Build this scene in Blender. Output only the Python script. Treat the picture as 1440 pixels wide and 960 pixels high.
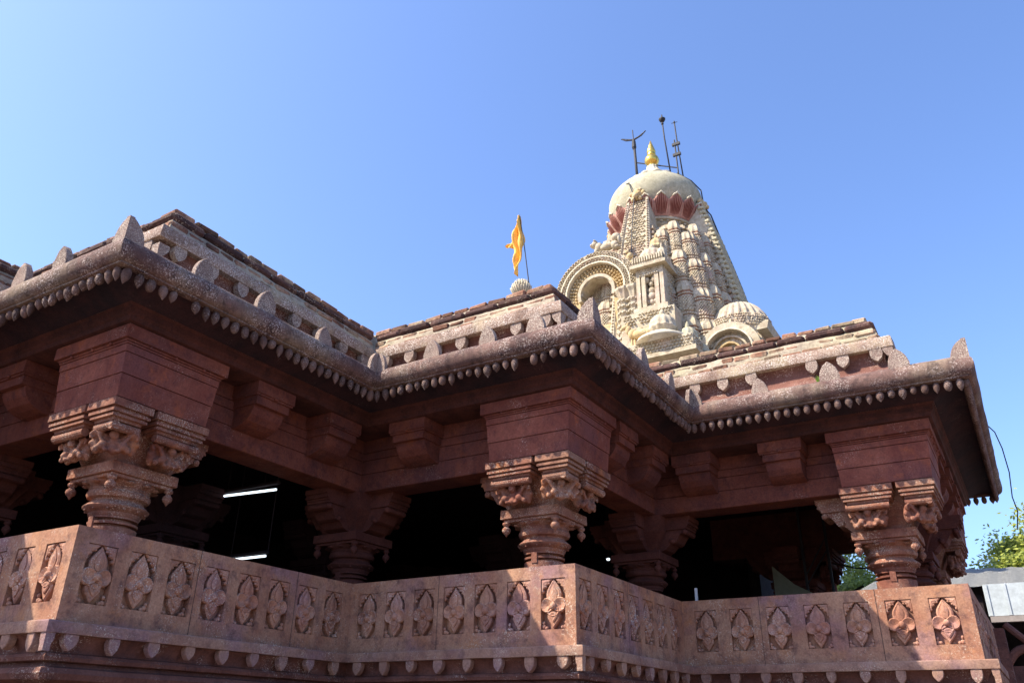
import bpy, bmesh, math, random
from mathutils import Vector, Matrix, noise
random.seed(7)
for o in list(bpy.data.objects): bpy.data.objects.remove(o)
R = math.radians
scene = bpy.context.scene
COL = scene.collection

# ------------------------------------------------------------------ camera
cam_d = bpy.data.cameras.new('camera'); cam = bpy.data.objects.new('camera', cam_d); COL.objects.link(cam)
cam_d.sensor_width = 36; cam_d.lens = 1129.4355 / 1440 * 36; cam_d.clip_start = .05; cam_d.clip_end = 5000
cr = Vector((0.85349114, 0.52089607, 0.01483761)); cu = Vector((0.21437512, -0.37692233, 0.90109537)); cf = Vector((-0.47496966, 0.7658961, 0.43336703))
cam.matrix_world = Matrix(((cr.x, cu.x, -cf.x, 0), (cr.y, cu.y, -cf.y, 0), (cr.z, cu.z, -cf.z, 0), (0, 0, 0, 1)))
scene.camera = cam

# ------------------------------------------------------------------ light
SUN = Vector((-.66, -.66, 1.0)).normalized()            # towards the sun
el = math.asin(SUN.z); az = math.atan2(SUN.x, SUN.y)
w = bpy.data.worlds.new('World'); scene.world = w; w.use_nodes = True
nt = w.node_tree; bg = nt.nodes['Background']
sky = nt.nodes.new('ShaderNodeTexSky'); sky.sky_type = 'NISHITA'; sky.sun_disc = False
sky.sun_elevation = el; sky.sun_rotation = az; sky.air_density = 1.0; sky.dust_density = 2.0; sky.ozone_density = 2.5; sky.altitude = 0
tint = nt.nodes.new('ShaderNodeMix'); tint.data_type = 'RGBA'; tint.blend_type = 'MULTIPLY'; tint.inputs[0].default_value = 1; tint.inputs[7].default_value = (1.0, 1.135, 1.42, 1)
nt.links.new(sky.outputs[0], tint.inputs[6]); nt.links.new(tint.outputs[2], bg.inputs[0]); bg.inputs[1].default_value = 0.122
ld = bpy.data.lights.new('sun', 'SUN'); ld.energy = 5.0; ld.angle = R(.5); ld.color = (1, .89, .71)
sun = bpy.data.objects.new('sun', ld); COL.objects.link(sun)
sun.rotation_euler = SUN.to_track_quat('Z', 'Y').to_euler(); sun.location = (-20, -20, 30)
vs = scene.view_settings; vs.view_transform = 'Standard'; vs.look = 'None'; vs.exposure = 1.0; vs.gamma = 1; vs.use_curve_mapping = False

# ------------------------------------------------------------------ materials
def newmat(name):
    m = bpy.data.materials.new(name); m.use_nodes = True
    return m, m.node_tree, m.node_tree.nodes['Principled BSDF']
def N(nt, t, **k):
    n = nt.nodes.new(t)
    for a, b in k.items(): setattr(n, a, b)
    return n
def mixc(nt, fac, a, b, mode='MIX'):
    m = N(nt, 'ShaderNodeMix', data_type='RGBA', blend_type=mode)
    for i, v in ((0, fac), (6, a), (7, b)):
        if isinstance(v, (int, float)): m.inputs[i].default_value = v
        elif isinstance(v, tuple): m.inputs[i].default_value = (*v, 1)
        else: nt.links.new(v, m.inputs[i])
    return m.outputs[2]
def noise_f(nt, vec, scale, detail=4, rough=.6, lo=.4, hi=.6, dist=0):
    n = N(nt, 'ShaderNodeTexNoise'); n.inputs['Scale'].default_value = scale; n.inputs['Detail'].default_value = detail
    n.inputs['Roughness'].default_value = rough; n.inputs['Distortion'].default_value = dist
    nt.links.new(vec, n.inputs['Vector'])
    r = N(nt, 'ShaderNodeMapRange'); r.inputs[1].default_value = lo; r.inputs[2].default_value = hi
    nt.links.new(n.outputs['Fac'], r.inputs[0]); return r.outputs[0], n.outputs['Fac']
def stone(name, a, b, stain=(.1, .06, .06), stain_amt=.5, speck=(.55, .48, .42), speck_amt=.0, speck_scale=55, third=None, third_amt=.5,
          bump=.25, bscale=45, rough=.85, island=0, streak=.0, orange=None, objrand=0):
    m, nt, p = newmat(name)
    geo = N(nt, 'ShaderNodeNewGeometry'); pos = geo.outputs['Position']
    f1, _ = noise_f(nt, pos, 2.2, 5, .65, .38, .62)
    c = mixc(nt, f1, a, b)
    if third:
        f, _ = noise_f(nt, pos, 1.3, 4, .6, .5, .66); mm = N(nt, 'ShaderNodeMath', operation='MULTIPLY'); nt.links.new(f, mm.inputs[0]); mm.inputs[1].default_value = third_amt
        c = mixc(nt, mm.outputs[0], c, third)
    if orange:
        f, _ = noise_f(nt, pos, 3.1, 6, .7, .56, .72); c = mixc(nt, f, c, orange)
    f2, _ = noise_f(nt, pos, 7, 8, .72, .5, .68); mm = N(nt, 'ShaderNodeMath', operation='MULTIPLY'); nt.links.new(f2, mm.inputs[0]); mm.inputs[1].default_value = stain_amt
    c = mixc(nt, mm.outputs[0], c, stain)
    if streak:
        mp = N(nt, 'ShaderNodeMapping'); mp.inputs['Scale'].default_value = (9, 9, .7); nt.links.new(pos, mp.inputs[0])
        f, _ = noise_f(nt, mp.outputs[0], 1.6, 5, .6, .52, .7); mm = N(nt, 'ShaderNodeMath', operation='MULTIPLY'); nt.links.new(f, mm.inputs[0]); mm.inputs[1].default_value = streak
        c = mixc(nt, mm.outputs[0], c, stain)
    if island:
        mr = N(nt, 'ShaderNodeMapRange'); mr.inputs[3].default_value = 1 - island; mr.inputs[4].default_value = 1 + island; nt.links.new(geo.outputs['Random Per Island'], mr.inputs[0])
        hv = N(nt, 'ShaderNodeHueSaturation'); nt.links.new(mr.outputs[0], hv.inputs['Value']); nt.links.new(c, hv.inputs['Color']); c = hv.outputs[0]
    if objrand:
        oi = N(nt, 'ShaderNodeObjectInfo'); mr = N(nt, 'ShaderNodeMapRange'); mr.inputs[3].default_value = 1 - objrand; mr.inputs[4].default_value = 1 + objrand; nt.links.new(oi.outputs['Random'], mr.inputs[0])
        hv = N(nt, 'ShaderNodeHueSaturation'); nt.links.new(mr.outputs[0], hv.inputs['Value']); nt.links.new(c, hv.inputs['Color']); c = hv.outputs[0]
    # fine grain
    g, graw = noise_f(nt, pos, bscale, 6, .75, .3, .7)
    c = mixc(nt, .35, c, g, 'OVERLAY') if False else c
    gm = N(nt, 'ShaderNodeMapRange'); gm.inputs[3].default_value = .72; gm.inputs[4].default_value = 1.25; nt.links.new(g, gm.inputs[0])
    hv = N(nt, 'ShaderNodeHueSaturation'); nt.links.new(gm.outputs[0], hv.inputs['Value']); nt.links.new(c, hv.inputs['Color']); c = hv.outputs[0]
    if speck_amt:
        v, _ = noise_f(nt, pos, speck_scale, 3, .8, .60 - speck_amt * .12, .64 - speck_amt * .10)
        l, _ = noise_f(nt, pos, 2.7, 4, .7, .62 - speck_amt * .4, .72 - speck_amt * .2)
        mm = N(nt, 'ShaderNodeMath', operation='MULTIPLY'); nt.links.new(v, mm.inputs[0]); nt.links.new(l, mm.inputs[1]); mm.use_clamp = True
        c = mixc(nt, mm.outputs[0], c, speck)
    nt.links.new(c, p.inputs['Base Color']); p.inputs['Roughness'].default_value = rough
    p.inputs['Specular IOR Level'].default_value = .12
    bp = N(nt, 'ShaderNodeBump'); bp.inputs['Strength'].default_value = bump; bp.inputs['Distance'].default_value = .02
    _, braw2 = noise_f(nt, pos, bscale * .3, 8, .75)
    ad = N(nt, 'ShaderNodeMath', operation='ADD'); nt.links.new(graw, ad.inputs[0]); nt.links.new(braw2, ad.inputs[1])
    nt.links.new(ad.outputs[0], bp.inputs['Height']); nt.links.new(bp.outputs[0], p.inputs['Normal'])
    return m
def plain(name, col, rough=.6, metal=0, emit=None, estr=0, trans=0):
    m, nt, p = newmat(name)
    geo = N(nt, 'ShaderNodeNewGeometry'); f, raw = noise_f(nt, geo.outputs['Position'], 9, 6, .7, .35, .65)
    c = mixc(nt, f, tuple(x * .82 for x in col), tuple(min(1, x * 1.1) for x in col)); nt.links.new(c, p.inputs['Base Color'])
    p.inputs['Roughness'].default_value = rough; p.inputs['Metallic'].default_value = metal
    if emit: p.inputs['Emission Color'].default_value = (*emit, 1); p.inputs['Emission Strength'].default_value = estr
    if trans: p.inputs['Transmission Weight'].default_value = trans
    return m
M = {}
M['red'] = stone('red_sandstone', (.175, .055, .041), (.25, .088, .062), (.085, .034, .034), .6, (.42, .28, .24), .25, 70, third=(.155, .062, .06), third_amt=.8, streak=.3, bump=.22, island=.13, orange=(.34, .10, .045))
M['parapet'] = stone('weathered_pink_sandstone', (.30, .142, .09), (.41, .232, .148), (.12, .062, .056), .85, (.56, .47, .37), .30, 60, third=(.25, .145, .165), third_amt=.75, streak=.25, bump=.3, orange=(.42, .19, .09))
M['carve'] = stone('carved_pink_sandstone', (.32, .148, .098), (.43, .24, .16), (.12, .058, .055), .6, (.66, .58, .50), .4, 60, third=(.29, .17, .18), third_amt=.6, bump=.3, objrand=.16, orange=(.36, .16, .085))
M['ledge'] = stone('stained_purple_sandstone', (.24, .13, .10), (.35, .215, .155), (.105, .058, .056), .6, (.56, .49, .40), .32, 70, third=(.24, .15, .17), third_amt=.8, bump=.35)
M['base'] = stone('dark_base_sandstone', (.11, .048, .038), (.17, .078, .06), (.05, .028, .03), .6, (.5, .42, .36), .3, 60, bump=.3)
M['roll'] = stone('lichen_stained_eave_stone', (.11, .064, .057), (.18, .11, .092), (.035, .024, .026), .9, (.52, .44, .40), .5, 58, third=(.25, .20, .145), third_amt=.6, streak=.5, bump=.45)
M['leaf'] = stone('limewashed_granular_stone', (.165, .108, .092), (.25, .175, .145), (.075, .048, .045), .7, (.50, .43, .36), .8, 85, objrand=.12, bump=.6)
M['pend'] = stone('pendant_stone', (.095, .056, .048), (.17, .108, .09), (.045, .03, .03), .7, (.44, .37, .34), .45, 80, objrand=.3, bump=.5)
M['soffit'] = stone('dark_soffit_stone', (.024, .018, .024), (.05, .025, .028), (.014, .012, .018), .6, (.3, .22, .2), .1, 60, bump=.25)  # near-black stone for the underside of the eave
M['roof'] = stone('limewashed_roof_slope', (.42, .36, .28), (.50, .45, .36), (.20, .13, .10), .6, (.7, .64, .55), .3, 50, bump=.4)
M['band'] = stone('cornice_band_stone', (.185, .118, .09), (.275, .19, .145), (.07, .045, .04), .75, (.56, .49, .44), .7, 60, third=(.42, .36, .22), third_amt=.6, bump=.5)
M['frieze'] = stone('frieze_red_stone', (.12, .052, .042), (.19, .09, .07), (.12, .06, .05), .5, (.58, .48, .42), .4, 60, bump=.4)
M['brick'] = stone('old_roof_brick', (.17, .075, .048), (.27, .15, .10), (.045, .034, .03), .9, (.42, .35, .26), .3, 40, third=(.34, .28, .19), third_amt=.85, bump=.7, bscale=30, island=.5)
M['rollbrick'] = stone('blackened_coping_brick', (.05, .03, .03), (.10, .052, .042), (.022, .018, .02), .7, (.45, .36, .28), .35, 45, bump=.7, bscale=30, island=.35)
M['mortar'] = stone('lime_mortar', (.30, .25, .19), (.40, .34, .26), (.12, .08, .06), .6, (.6, .55, .45), .2, 40, third=(.42, .38, .24), bump=.8, bscale=25)
M['cream'] = stone('carved_cream_plaster', (.42, .36, .255), (.51, .45, .34), (.19, .125, .075), .75, (.8, .75, .65), .2, 20, third=(.50, .37, .32), third_amt=.45, bump=.5, bscale=14, streak=.25)
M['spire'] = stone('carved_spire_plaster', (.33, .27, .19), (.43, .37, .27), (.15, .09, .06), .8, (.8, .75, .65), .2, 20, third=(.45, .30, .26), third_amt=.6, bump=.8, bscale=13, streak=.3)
M['rust'] = stone('rust_stained_joint', (.26, .14, .09), (.36, .22, .15), (.13, .07, .05), .6, bump=.5, bscale=14)
M['ochre'] = stone('ochre_stained_plaster', (.46, .33, .16), (.54, .44, .27), (.28, .14, .07), .55, (.8, .75, .65), .1, 20, bump=.5, bscale=14)
M['dome'] = stone('grey_green_dome_plaster', (.38, .35, .245), (.44, .41, .30), (.29, .255, .17), .45, (.7, .7, .6), .05, 20, bump=.12, bscale=10, streak=.3)
M['petal'] = stone('pink_petal_plaster', (.36, .17, .135), (.46, .26, .21), (.24, .10, .075), .4, bump=.3, bscale=14)
M['petal_dark'] = stone('maroon_petal_groove', (.15, .04, .03), (.21, .06, .045), (.08, .03, .025), .4, bump=.2, bscale=14)
M['petal_rim'] = stone('white_petal_rim', (.52, .46, .34), (.60, .54, .42), (.5, .4, .3), .4, bump=.2, bscale=14)
M['gold'] = plain('gilded_metal', (.85, .55, .12), .3, .9)
M['iron'] = plain('dark_iron', (.016, .016, .022), .7, .0)
M['joint'] = plain('open_joint', (.05, .03, .028), .95)
M['flag'] = plain('saffron_cloth', (.90, .50, .10), .8)
M['cable'] = plain('black_cable', (.02, .02, .022), .5)
M['tube'] = plain('lit_tube', (.8, .85, .9), .4, 0, (.78, .9, 1), 1.3)
M['housing'] = plain('white_housing', (.6, .6, .6), .5)
M['sheet'] = plain('grey_blue_metal_sheet', (.33, .33, .31), .6, .0)
M['sheetp'] = plain('pale_corrugated_panel', (.42, .47, .50), .6)
M['tarp'] = plain('dull_green_board', (.16, .16, .10), .7)
M['steel'] = plain('steel_beam', (.30, .26, .24), .6, .2)
M['redin'] = stone('shaded_inner_pillar_stone', (.095, .034, .028), (.14, .052, .040), (.05, .024, .024), .6, bump=.2)  # darker copy of the red stone, shade inside the hall put into it
M['cap'] = stone('limestained_capital_stone', (.185, .07, .05), (.29, .14, .095), (.07, .034, .032), .75, (.55, .45, .36), .45, 65, third=(.34, .22, .15), third_amt=.35, bump=.35, orange=(.36, .14, .06))
M['lint'] = stone('dark_lintel_stone', (.135, .043, .032), (.19, .066, .047), (.06, .026, .027), .7, (.36, .25, .21), .15, 70, third=(.10, .042, .042), third_amt=.8, streak=.3, bump=.25, orange=(.21, .064, .03))  # evenly darker than the red block stone
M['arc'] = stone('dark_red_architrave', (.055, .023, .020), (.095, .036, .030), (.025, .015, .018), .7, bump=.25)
M['inner'] = stone('shade_black_stone', (.022, .018, .02), (.032, .024, .026), (.012, .010, .012), .6, bump=.2)  # near black: the unlit depth of the hall is put into the colour
M['innerred'] = stone('shade_darkened_pillar_stone', (.035, .018, .02), (.05, .024, .025), (.02, .014, .016), .6, bump=.2)  # pillar stone with the deep interior shade painted into its colour
M['bark'] = stone('tree_bark', (.14, .10, .07), (.22, .17, .12), (.07, .05, .04), .6, bump=.8)
def leafmat(name, a, b):
    m, nt, p = newmat(name)
    geo = N(nt, 'ShaderNodeNewGeometry'); c = mixc(nt, geo.outputs['Random Per Island'], a, b)
    nt.links.new(c, p.inputs['Base Color']); p.inputs['Roughness'].default_value = .55
    tr = N(nt, 'ShaderNodeBsdfTranslucent'); nt.links.new(c, tr.inputs[0]); mx = N(nt, 'ShaderNodeMixShader'); mx.inputs[0].default_value = .4
    nt.links.new(p.outputs[0], mx.inputs[1]); nt.links.new(tr.outputs[0], mx.inputs[2]); nt.links.new(mx.outputs[0], nt.nodes['Material Output'].inputs[0])
    return m
M['leaves'] = leafmat('tree_leaves', (.14, .19, .03), (.42, .45, .08))
M['weed'] = leafmat('weed_leaves', (.10, .20, .02), (.2, .34, .04))
M['ground'] = stone('dusty_stone_paving', (.17, .125, .10), (.23, .17, .135), (.11, .08, .065), .5, bump=.4, bscale=12)

# ------------------------------------------------------------------ object helpers
WLOC = {}
def setp(o, label=None, cat=None, group=None, kind=None):
    if label: o['label'] = label
    if cat: o['category'] = cat
    if group: o['group'] = group
    if kind: o['kind'] = kind
    return o
def link_mesh(name, me, parent, loc):
    o = bpy.data.objects.new(name, me); COL.objects.link(o)
    WLOC[o.name] = Vector(loc)
    if parent is not None:
        o.parent = parent; o.location = Vector(loc) - WLOC[parent.name]
    else: o.location = loc
    return o
def empty(name, loc, **k):
    o = bpy.data.objects.new(name, None); COL.objects.link(o); o.location = loc; WLOC[o.name] = Vector(loc); o.empty_display_size = .3
    return setp(o, **k)
def finish(bm, name, mats, smooth=False, recalc=True, bevel=0, jitter=0):
    if bevel: bmesh.ops.bevel(bm, geom=bm.edges[:], offset=bevel, segments=1, affect='EDGES', clamp_overlap=True)
    if jitter:
        for v in bm.verts:
            n = noise.noise_vector(v.co * 9.7); v.co += n * jitter
    if recalc: bmesh.ops.recalc_face_normals(bm, faces=bm.faces[:])
    me = bpy.data.meshes.new(name); bm.to_mesh(me); bm.free()
    for m in (mats if isinstance(mats, (list, tuple)) else [mats]): me.materials.append(m)
    if smooth:
        for f in me.polygons: f.use_smooth = True
    return me
def obj(name, bm, mat, parent=None, smooth=False, bevel=0, jitter=0, recalc=True, angle=None, loc=None):
    """mesh built in world coordinates -> object whose origin is at its base centre"""
    xs = [v.co for v in bm.verts]
    if loc is None:
        lo = Vector((min(v.x for v in xs), min(v.y for v in xs), min(v.z for v in xs))); hi = Vector((max(v.x for v in xs), max(v.y for v in xs), 0))
        loc = Vector(((lo.x + hi.x) / 2, (lo.y + hi.y) / 2, lo.z))
    loc = Vector(loc)
    if bevel: bmesh.ops.bevel(bm, geom=bm.edges[:], offset=bevel, segments=1, affect='EDGES', clamp_overlap=True)
    if jitter:
        for v in bm.verts: v.co += noise.noise_vector(v.co * 7.3) * jitter
    bmesh.ops.translate(bm, verts=bm.verts, vec=-loc)
    me = finish(bm, name, mat, smooth, recalc)
    if angle:
        for f in me.polygons: f.use_smooth = True
        me.set_sharp_from_angle(angle=R(angle))
    return link_mesh(name, me, parent, loc)
def box(bm, x0, x1, y0, y1, z0, z1, mi=0):
    if x0 > x1: x0, x1 = x1, x0
    if y0 > y1: y0, y1 = y1, y0
    v = [bm.verts.new((x, y, z)) for z in (z0, z1) for y in (y0, y1) for x in (x0, x1)]
    for q in ((0, 2, 3, 1), (4, 5, 7, 6), (0, 1, 5, 4), (2, 6, 7, 3), (0, 4, 6, 2), (1, 3, 7, 5)):
        f = bm.faces.new([v[i] for i in q]); f.material_index = mi
    return v
def lathe(bm, c, prof, n=16, mi=0, flute=0, nf=12, cap=True):
    rings = []
    for r, z in prof:
        if r <= 1e-4: rings.append([bm.verts.new((c[0], c[1], c[2] + z))])
        else:
            ring = []
            for i in range(n):
                a = 2 * math.pi * i / n
                rr = r * (1 + flute * math.cos(nf * a)) if flute else r
                ring.append(bm.verts.new((c[0] + rr * math.cos(a), c[1] + rr * math.sin(a), c[2] + z)))
            rings.append(ring)
    for A, B in zip(rings, rings[1:]):
        for i in range(n):
            j = (i + 1) % n
            if len(A) == 1 and len(B) == 1: continue
            if len(A) == 1: f = bm.faces.new((A[0], B[i], B[j]))
            elif len(B) == 1: f = bm.faces.new((A[i], A[j], B[0]))
            else: f = bm.faces.new((A[i], A[j], B[j], B[i]))
            f.material_index = mi
    if cap:
        for ring in (rings[0], rings[-1]):
            if len(ring) > 2: bm.faces.new(ring)
def meld(o, vox=.01):
    m = o.modifiers.new('meld', 'REMESH'); m.mode = 'VOXEL'; m.voxel_size = vox; m.use_smooth_shade = True
    k = o.modifiers.new('soften', 'SMOOTH'); k.iterations = 3; k.factor = .5
    return o
def ellipsoid(bm, c, r, rot=None, n=10, m=6, mi=0):
    rot = rot or Matrix.Identity(3); c = Vector(c)
    rings = []
    for i in range(m + 1):
        t = math.pi * i / m
        if i in (0, m): rings.append([bm.verts.new(c + rot @ Vector((0, 0, r[2] * math.cos(t))))])
        else: rings.append([bm.verts.new(c + rot @ Vector((r[0] * math.sin(t) * math.cos(2 * math.pi * k / n), r[1] * math.sin(t) * math.sin(2 * math.pi * k / n), r[2] * math.cos(t)))) for k in range(n)])
    for A, B in zip(rings, rings[1:]):
        for k in range(n):
            j = (k + 1) % n
            if len(A) == 1: f = bm.faces.new((A[0], B[k], B[j]))
            elif len(B) == 1: f = bm.faces.new((A[k], B[0], A[j]))
            else: f = bm.faces.new((A[k], B[k], B[j], A[j]))
            f.material_index = mi; f.smooth = True
def tube(bm, pts, r, n=8, r2=None):
    pts = [Vector(p) for p in pts]; rings = []
    for i, p in enumerate(pts):
        d = (pts[min(i + 1, len(pts) - 1)] - pts[max(i - 1, 0)]).normalized()
        a = d.orthogonal().normalized(); b = d.cross(a)
        if i: # keep frames aligned
            pa = rings[-1][1]; a = (pa - d * pa.dot(d)).normalized(); b = d.cross(a)
        rr = r if r2 is None else r + (r2 - r) * i / (len(pts) - 1)
        rings.append(([bm.verts.new(p + a * rr * math.cos(2 * math.pi * k / n) + b * rr * math.sin(2 * math.pi * k / n)) for k in range(n)], a))
    for (A, _), (B, _) in zip(rings, rings[1:]):
        for k in range(n):
            j = (k + 1) % n; bm.faces.new((A[k], A[j], B[j], B[k]))
    bm.faces.new(rings[0][0]); bm.faces.new(rings[-1][0][::-1])

# ------------------------------------------------------------------ the hall's stepped outline
x1, y1, y2, x3, y4, x5 = -6.8505, 3.9759, 7.5076, -3.8507, 10.5595, -0.4947
x0, ym, y6, y8 = -9.86, .55, 15.60, 18.0
CN = [((-13.8, ym), (0, -1)), ((x0, ym), (1, -1)), ((x0, y1), (1, -1)), ((x1, y1), (1, -1)), ((x1, y2), (1, -1)), ((x3, y2), (1, -1)), ((x3, y4), (1, -1)),
      ((x5, y4), (1, -1)), ((x5, y6), (1, 1)), ((x3, y6), (1, 1)), ((x3, y8), (1, 1)), ((-13.8, y8), (0, 1))]
# segment i runs from corner i to i+1; its outward normal:
NRM = [(0, -1), (1, 0), (0, -1), (1, 0), (0, -1), (1, 0), (0, -1), (1, 0), (0, 1), (1, 0), (0, 1)]
def cpt(i, o): (x, y), (a, b) = CN[i]; return Vector((x + a * o, y + b * o, 0))
def seglen(i): return (cpt(i + 1, 0) - cpt(i, 0)).length
RISE = {0: .14, 1: .14, 2: .14, 3: .085}
def rise(i, t, z): return (RISE.get(i, 0) * (1 - t) + RISE.get(i + 1, 0) * t) * min(1, max(0, (z - 4.2) / .4))
def spt(i, t, o, z):
    a, b = cpt(i, o), cpt(i + 1, o); p = a + (b - a) * t; p.z = z + rise(i, t, z); return p
def along(i, s, o, z):
    """s = metres along the segment from its first corner"""
    a, b = cpt(i, 0), cpt(i + 1, 0); d = (b - a).normalized(); n = Vector((*NRM[i], 0)); p = a + d * s + n * o; p.z = z; return p
def sweep(bm, i, prof, step=.25, jit=0, mi=None):
    L = seglen(i); n = max(1, int(L / step)); cols = []
    for k in range(n + 1):
        col = []
        for (o, z) in prof:
            p = spt(i, k / n, o, z)
            if jit: p += noise.noise_vector(p * 2.3) * jit + noise.noise_vector(p * 11) * jit * .5
            col.append(bm.verts.new(p))
        cols.append(col)
    for A, B in zip(cols, cols[1:]):
        for j in range(len(prof) - 1):
            f = bm.faces.new((A[j], B[j], B[j + 1], A[j + 1]))
            if mi: f.material_index = mi[j]
SEGS = range(11)
RZ = {(0, -1): 0, (1, 0): R(90), (0, 1): R(180)}       # objects modelled facing -Y turned to the segment
def near(p): return p.length

hall = empty('temple_hall', (-6, 10, -1.6), label='dark red sandstone temple hall with stepped eaves, carved parapet and bracketed pillars', cat='temple')

# ---- ground
bm = bmesh.new(); bmesh.ops.create_grid(bm, x_segments=40, y_segments=40, size=1500)
for v in bm.verts: v.co.z = -1.6
setp(obj('ground', bm, M['ground'], loc=(0, 0, -1.6)), kind='structure')

# ---- structure per segment
plinth_prof = [(.10, -1.6), (.10, -1.25), (.04, -1.2), (.04, -.2), (.10, -.15), (.12, -.05), (.10, .04), (.0, .08), (-.02, .27), (.05, .30), (.07, .345), (.05, .385), (-.01, .40), (-.03, .43)]
corn_prof = [(-.03, .43), (.035, .44), (.045, .47), (.03, .495), (-.01, .505), (-.015, .54), (.02, .60), (.07, .64)]
ledge_prof = [(-.1, .642), (.128, .642), (.132, .652), (.132, .728), (.126, .738), (.01, .745), (-.1, .745)]
arch_prof = [(-.45, 3.555), (-.45, 3.53), (-.01, 3.522), (.01, 3.53), (.02, 3.575), (.045, 3.60), (.05, 3.66), (.075, 3.685)]
soffit_prof = [(.075, 3.685), (.12, 3.70), (.18, 3.745), (.30, 3.80), (.43, 3.80)]
roll_prof = [(.43, 3.80), (.43, 3.765), (.50, 3.762), (.515, 3.768), (.515, 3.785), (.535, 3.79), (.575, 3.835), (.59, 3.89), (.58, 3.95), (.545, 4.0), (.49, 4.035), (.42, 4.05)]
slope_prof = [(.42, 4.05), (.18, 4.13), (-.12, 4.20), (-.30, 4.23)]
frieze_prof = [(-.20, 4.19), (-.20, 4.30), (-.24, 4.33), (-.30, 4.36), (-.375, 4.42), (-.40, 4.52), (-.39, 4.62), (-.36, 4.66)]
band_prof = [(-.45, 4.66), (-.262, 4.655), (-.258, 4.665), (-.268, 4.805), (-.28, 4.82), (-.62, 4.84)]
mortar_prof = [(-.44, 4.83), (-.45, 4.95), (-.50, 5.07), (-.56, 5.10), (-.58, 5.22), (-.62, 5.27), (-.95, 5.28), (-.95, 4.9)]
lint_prof = [(-.86, 2.815), (-.452, 2.815), (-.445, 2.822), (-.445, 3.045), (-.453, 3.05), (-.462, 3.05), (-.462, 3.058), (-.447, 3.06), (-.447, 3.235), (-.458, 3.238), (-.466, 3.238), (-.466, 3.246),
             (-.449, 3.25), (-.449, 3.345), (-.466, 3.35), (-.466, 3.356), (-.451, 3.36), (-.451, 3.555)]
lint_back = [(-.86, 3.555), (-.86, 2.815)]
EAVE = {}; PAR = {}; LINT = {}; LEDGE = {}; FRZ = {}
for i in SEGS:
    bm = bmesh.new(); sweep(bm, i, plinth_prof, .3, .004); obj('plinth_wall', bm, M['base'], hall, angle=35)
    bm = bmesh.new(); sweep(bm, i, corn_prof, .2, .003)
    L = seglen(i)
    for k in range(int(L / .38)):
        p = along(i, .2 + k * .38, .035, .455); ellipsoid(bm, p, (.022, .022, .022), n=8, m=4)
    obj('base_moulding', bm, M['base'], hall, angle=40)
    bm = bmesh.new(); sweep(bm, i, ledge_prof, .15, .004); LEDGE[i] = obj('parapet_ledge', bm, M['ledge'], hall, angle=30)
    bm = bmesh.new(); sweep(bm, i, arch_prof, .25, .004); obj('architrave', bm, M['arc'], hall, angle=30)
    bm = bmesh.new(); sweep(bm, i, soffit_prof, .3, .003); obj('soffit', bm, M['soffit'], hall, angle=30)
    bm = bmesh.new(); sweep(bm, i, roll_prof, .1, .007); EAVE[i] = obj('eave_roll', bm, M['roll'], hall, angle=50)
    bm = bmesh.new(); sweep(bm, i, slope_prof, .15, .009); obj('roof_slope', bm, M['roof'], hall, smooth=True)
    bm = bmesh.new(); sweep(bm, i, frieze_prof, .2, .005); FRZ[i] = obj('frieze', bm, M['frieze'], hall, angle=40)
    bm = bmesh.new(); sweep(bm, i, band_prof, .10, .012); obj('cornice_band', bm, M['band'], hall, angle=40)
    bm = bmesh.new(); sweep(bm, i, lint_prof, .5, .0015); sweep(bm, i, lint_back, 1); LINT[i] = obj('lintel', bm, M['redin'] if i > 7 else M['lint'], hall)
# roof slab, ceiling, floor
def plan(o, z, bm, up=True):
    vs = [bm.verts.new((*cpt(k, o)[:2], z)) for k in range(len(CN))]
    f = bm.faces.new(vs); return f
bm = bmesh.new(); plan(-.8, 5.0, bm); obj('roof_slab', bm, M['mortar'], hall, recalc=False)
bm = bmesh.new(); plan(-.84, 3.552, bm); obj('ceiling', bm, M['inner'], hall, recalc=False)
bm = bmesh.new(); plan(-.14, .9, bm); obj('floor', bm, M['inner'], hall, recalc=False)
# dark closed walls at the back of the hall
bm = bmesh.new()
box(bm, -13.8, -13.6, ym + .1, y8 - .1, -1.6, 5.0)
box(bm, -13.6, x3 - .2, y8 - .9, y8 - .7, .9, 3.55)
box(bm, x3 - .4, x3 - .2, y6 - .3, y8 - .9, .9, 3.55)
box(bm, -13.6, -12.2, ym + .9, ym + 1.1, .9, 3.55)
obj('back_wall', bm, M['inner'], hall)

# ---- bricks on the roof edge
def brick_row(bm, i, o, z, h, lavg, depth, rag=.012):
    a = cpt(i, o); b = cpt(i + 1, o); L = (b - a).length; d = (b - a).normalized(); n = Vector((*NRM[i], 0))
    s = 0
    while s < L - .02:
        l = min(lavg * random.uniform(.75, 1.25), L - s)
        if L - s - l < .08: l = L - s
        g = .008; j = lambda: random.uniform(-rag, rag)
        jo = random.uniform(-rag, rag); vs = []
        for zz in (z + j() * .5, z + h + j() * .6):
            for ss, oo in ((s + g, 0), (s + l - g, 0), (s + l - g, -depth), (s + g, -depth)):
                p = a + d * ss + n * (oo + jo + j() * .4); p.z = zz + j() * .3 + rise(i, ss / L, zz); vs.append(bm.verts.new(p))
        for q in ((0, 1, 5, 4), (1, 2, 6, 5), (2, 3, 7, 6), (3, 0, 4, 7), (4, 5, 6, 7), (3, 2, 1, 0)): bm.faces.new([vs[t] for t in q])
        s += l
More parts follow.
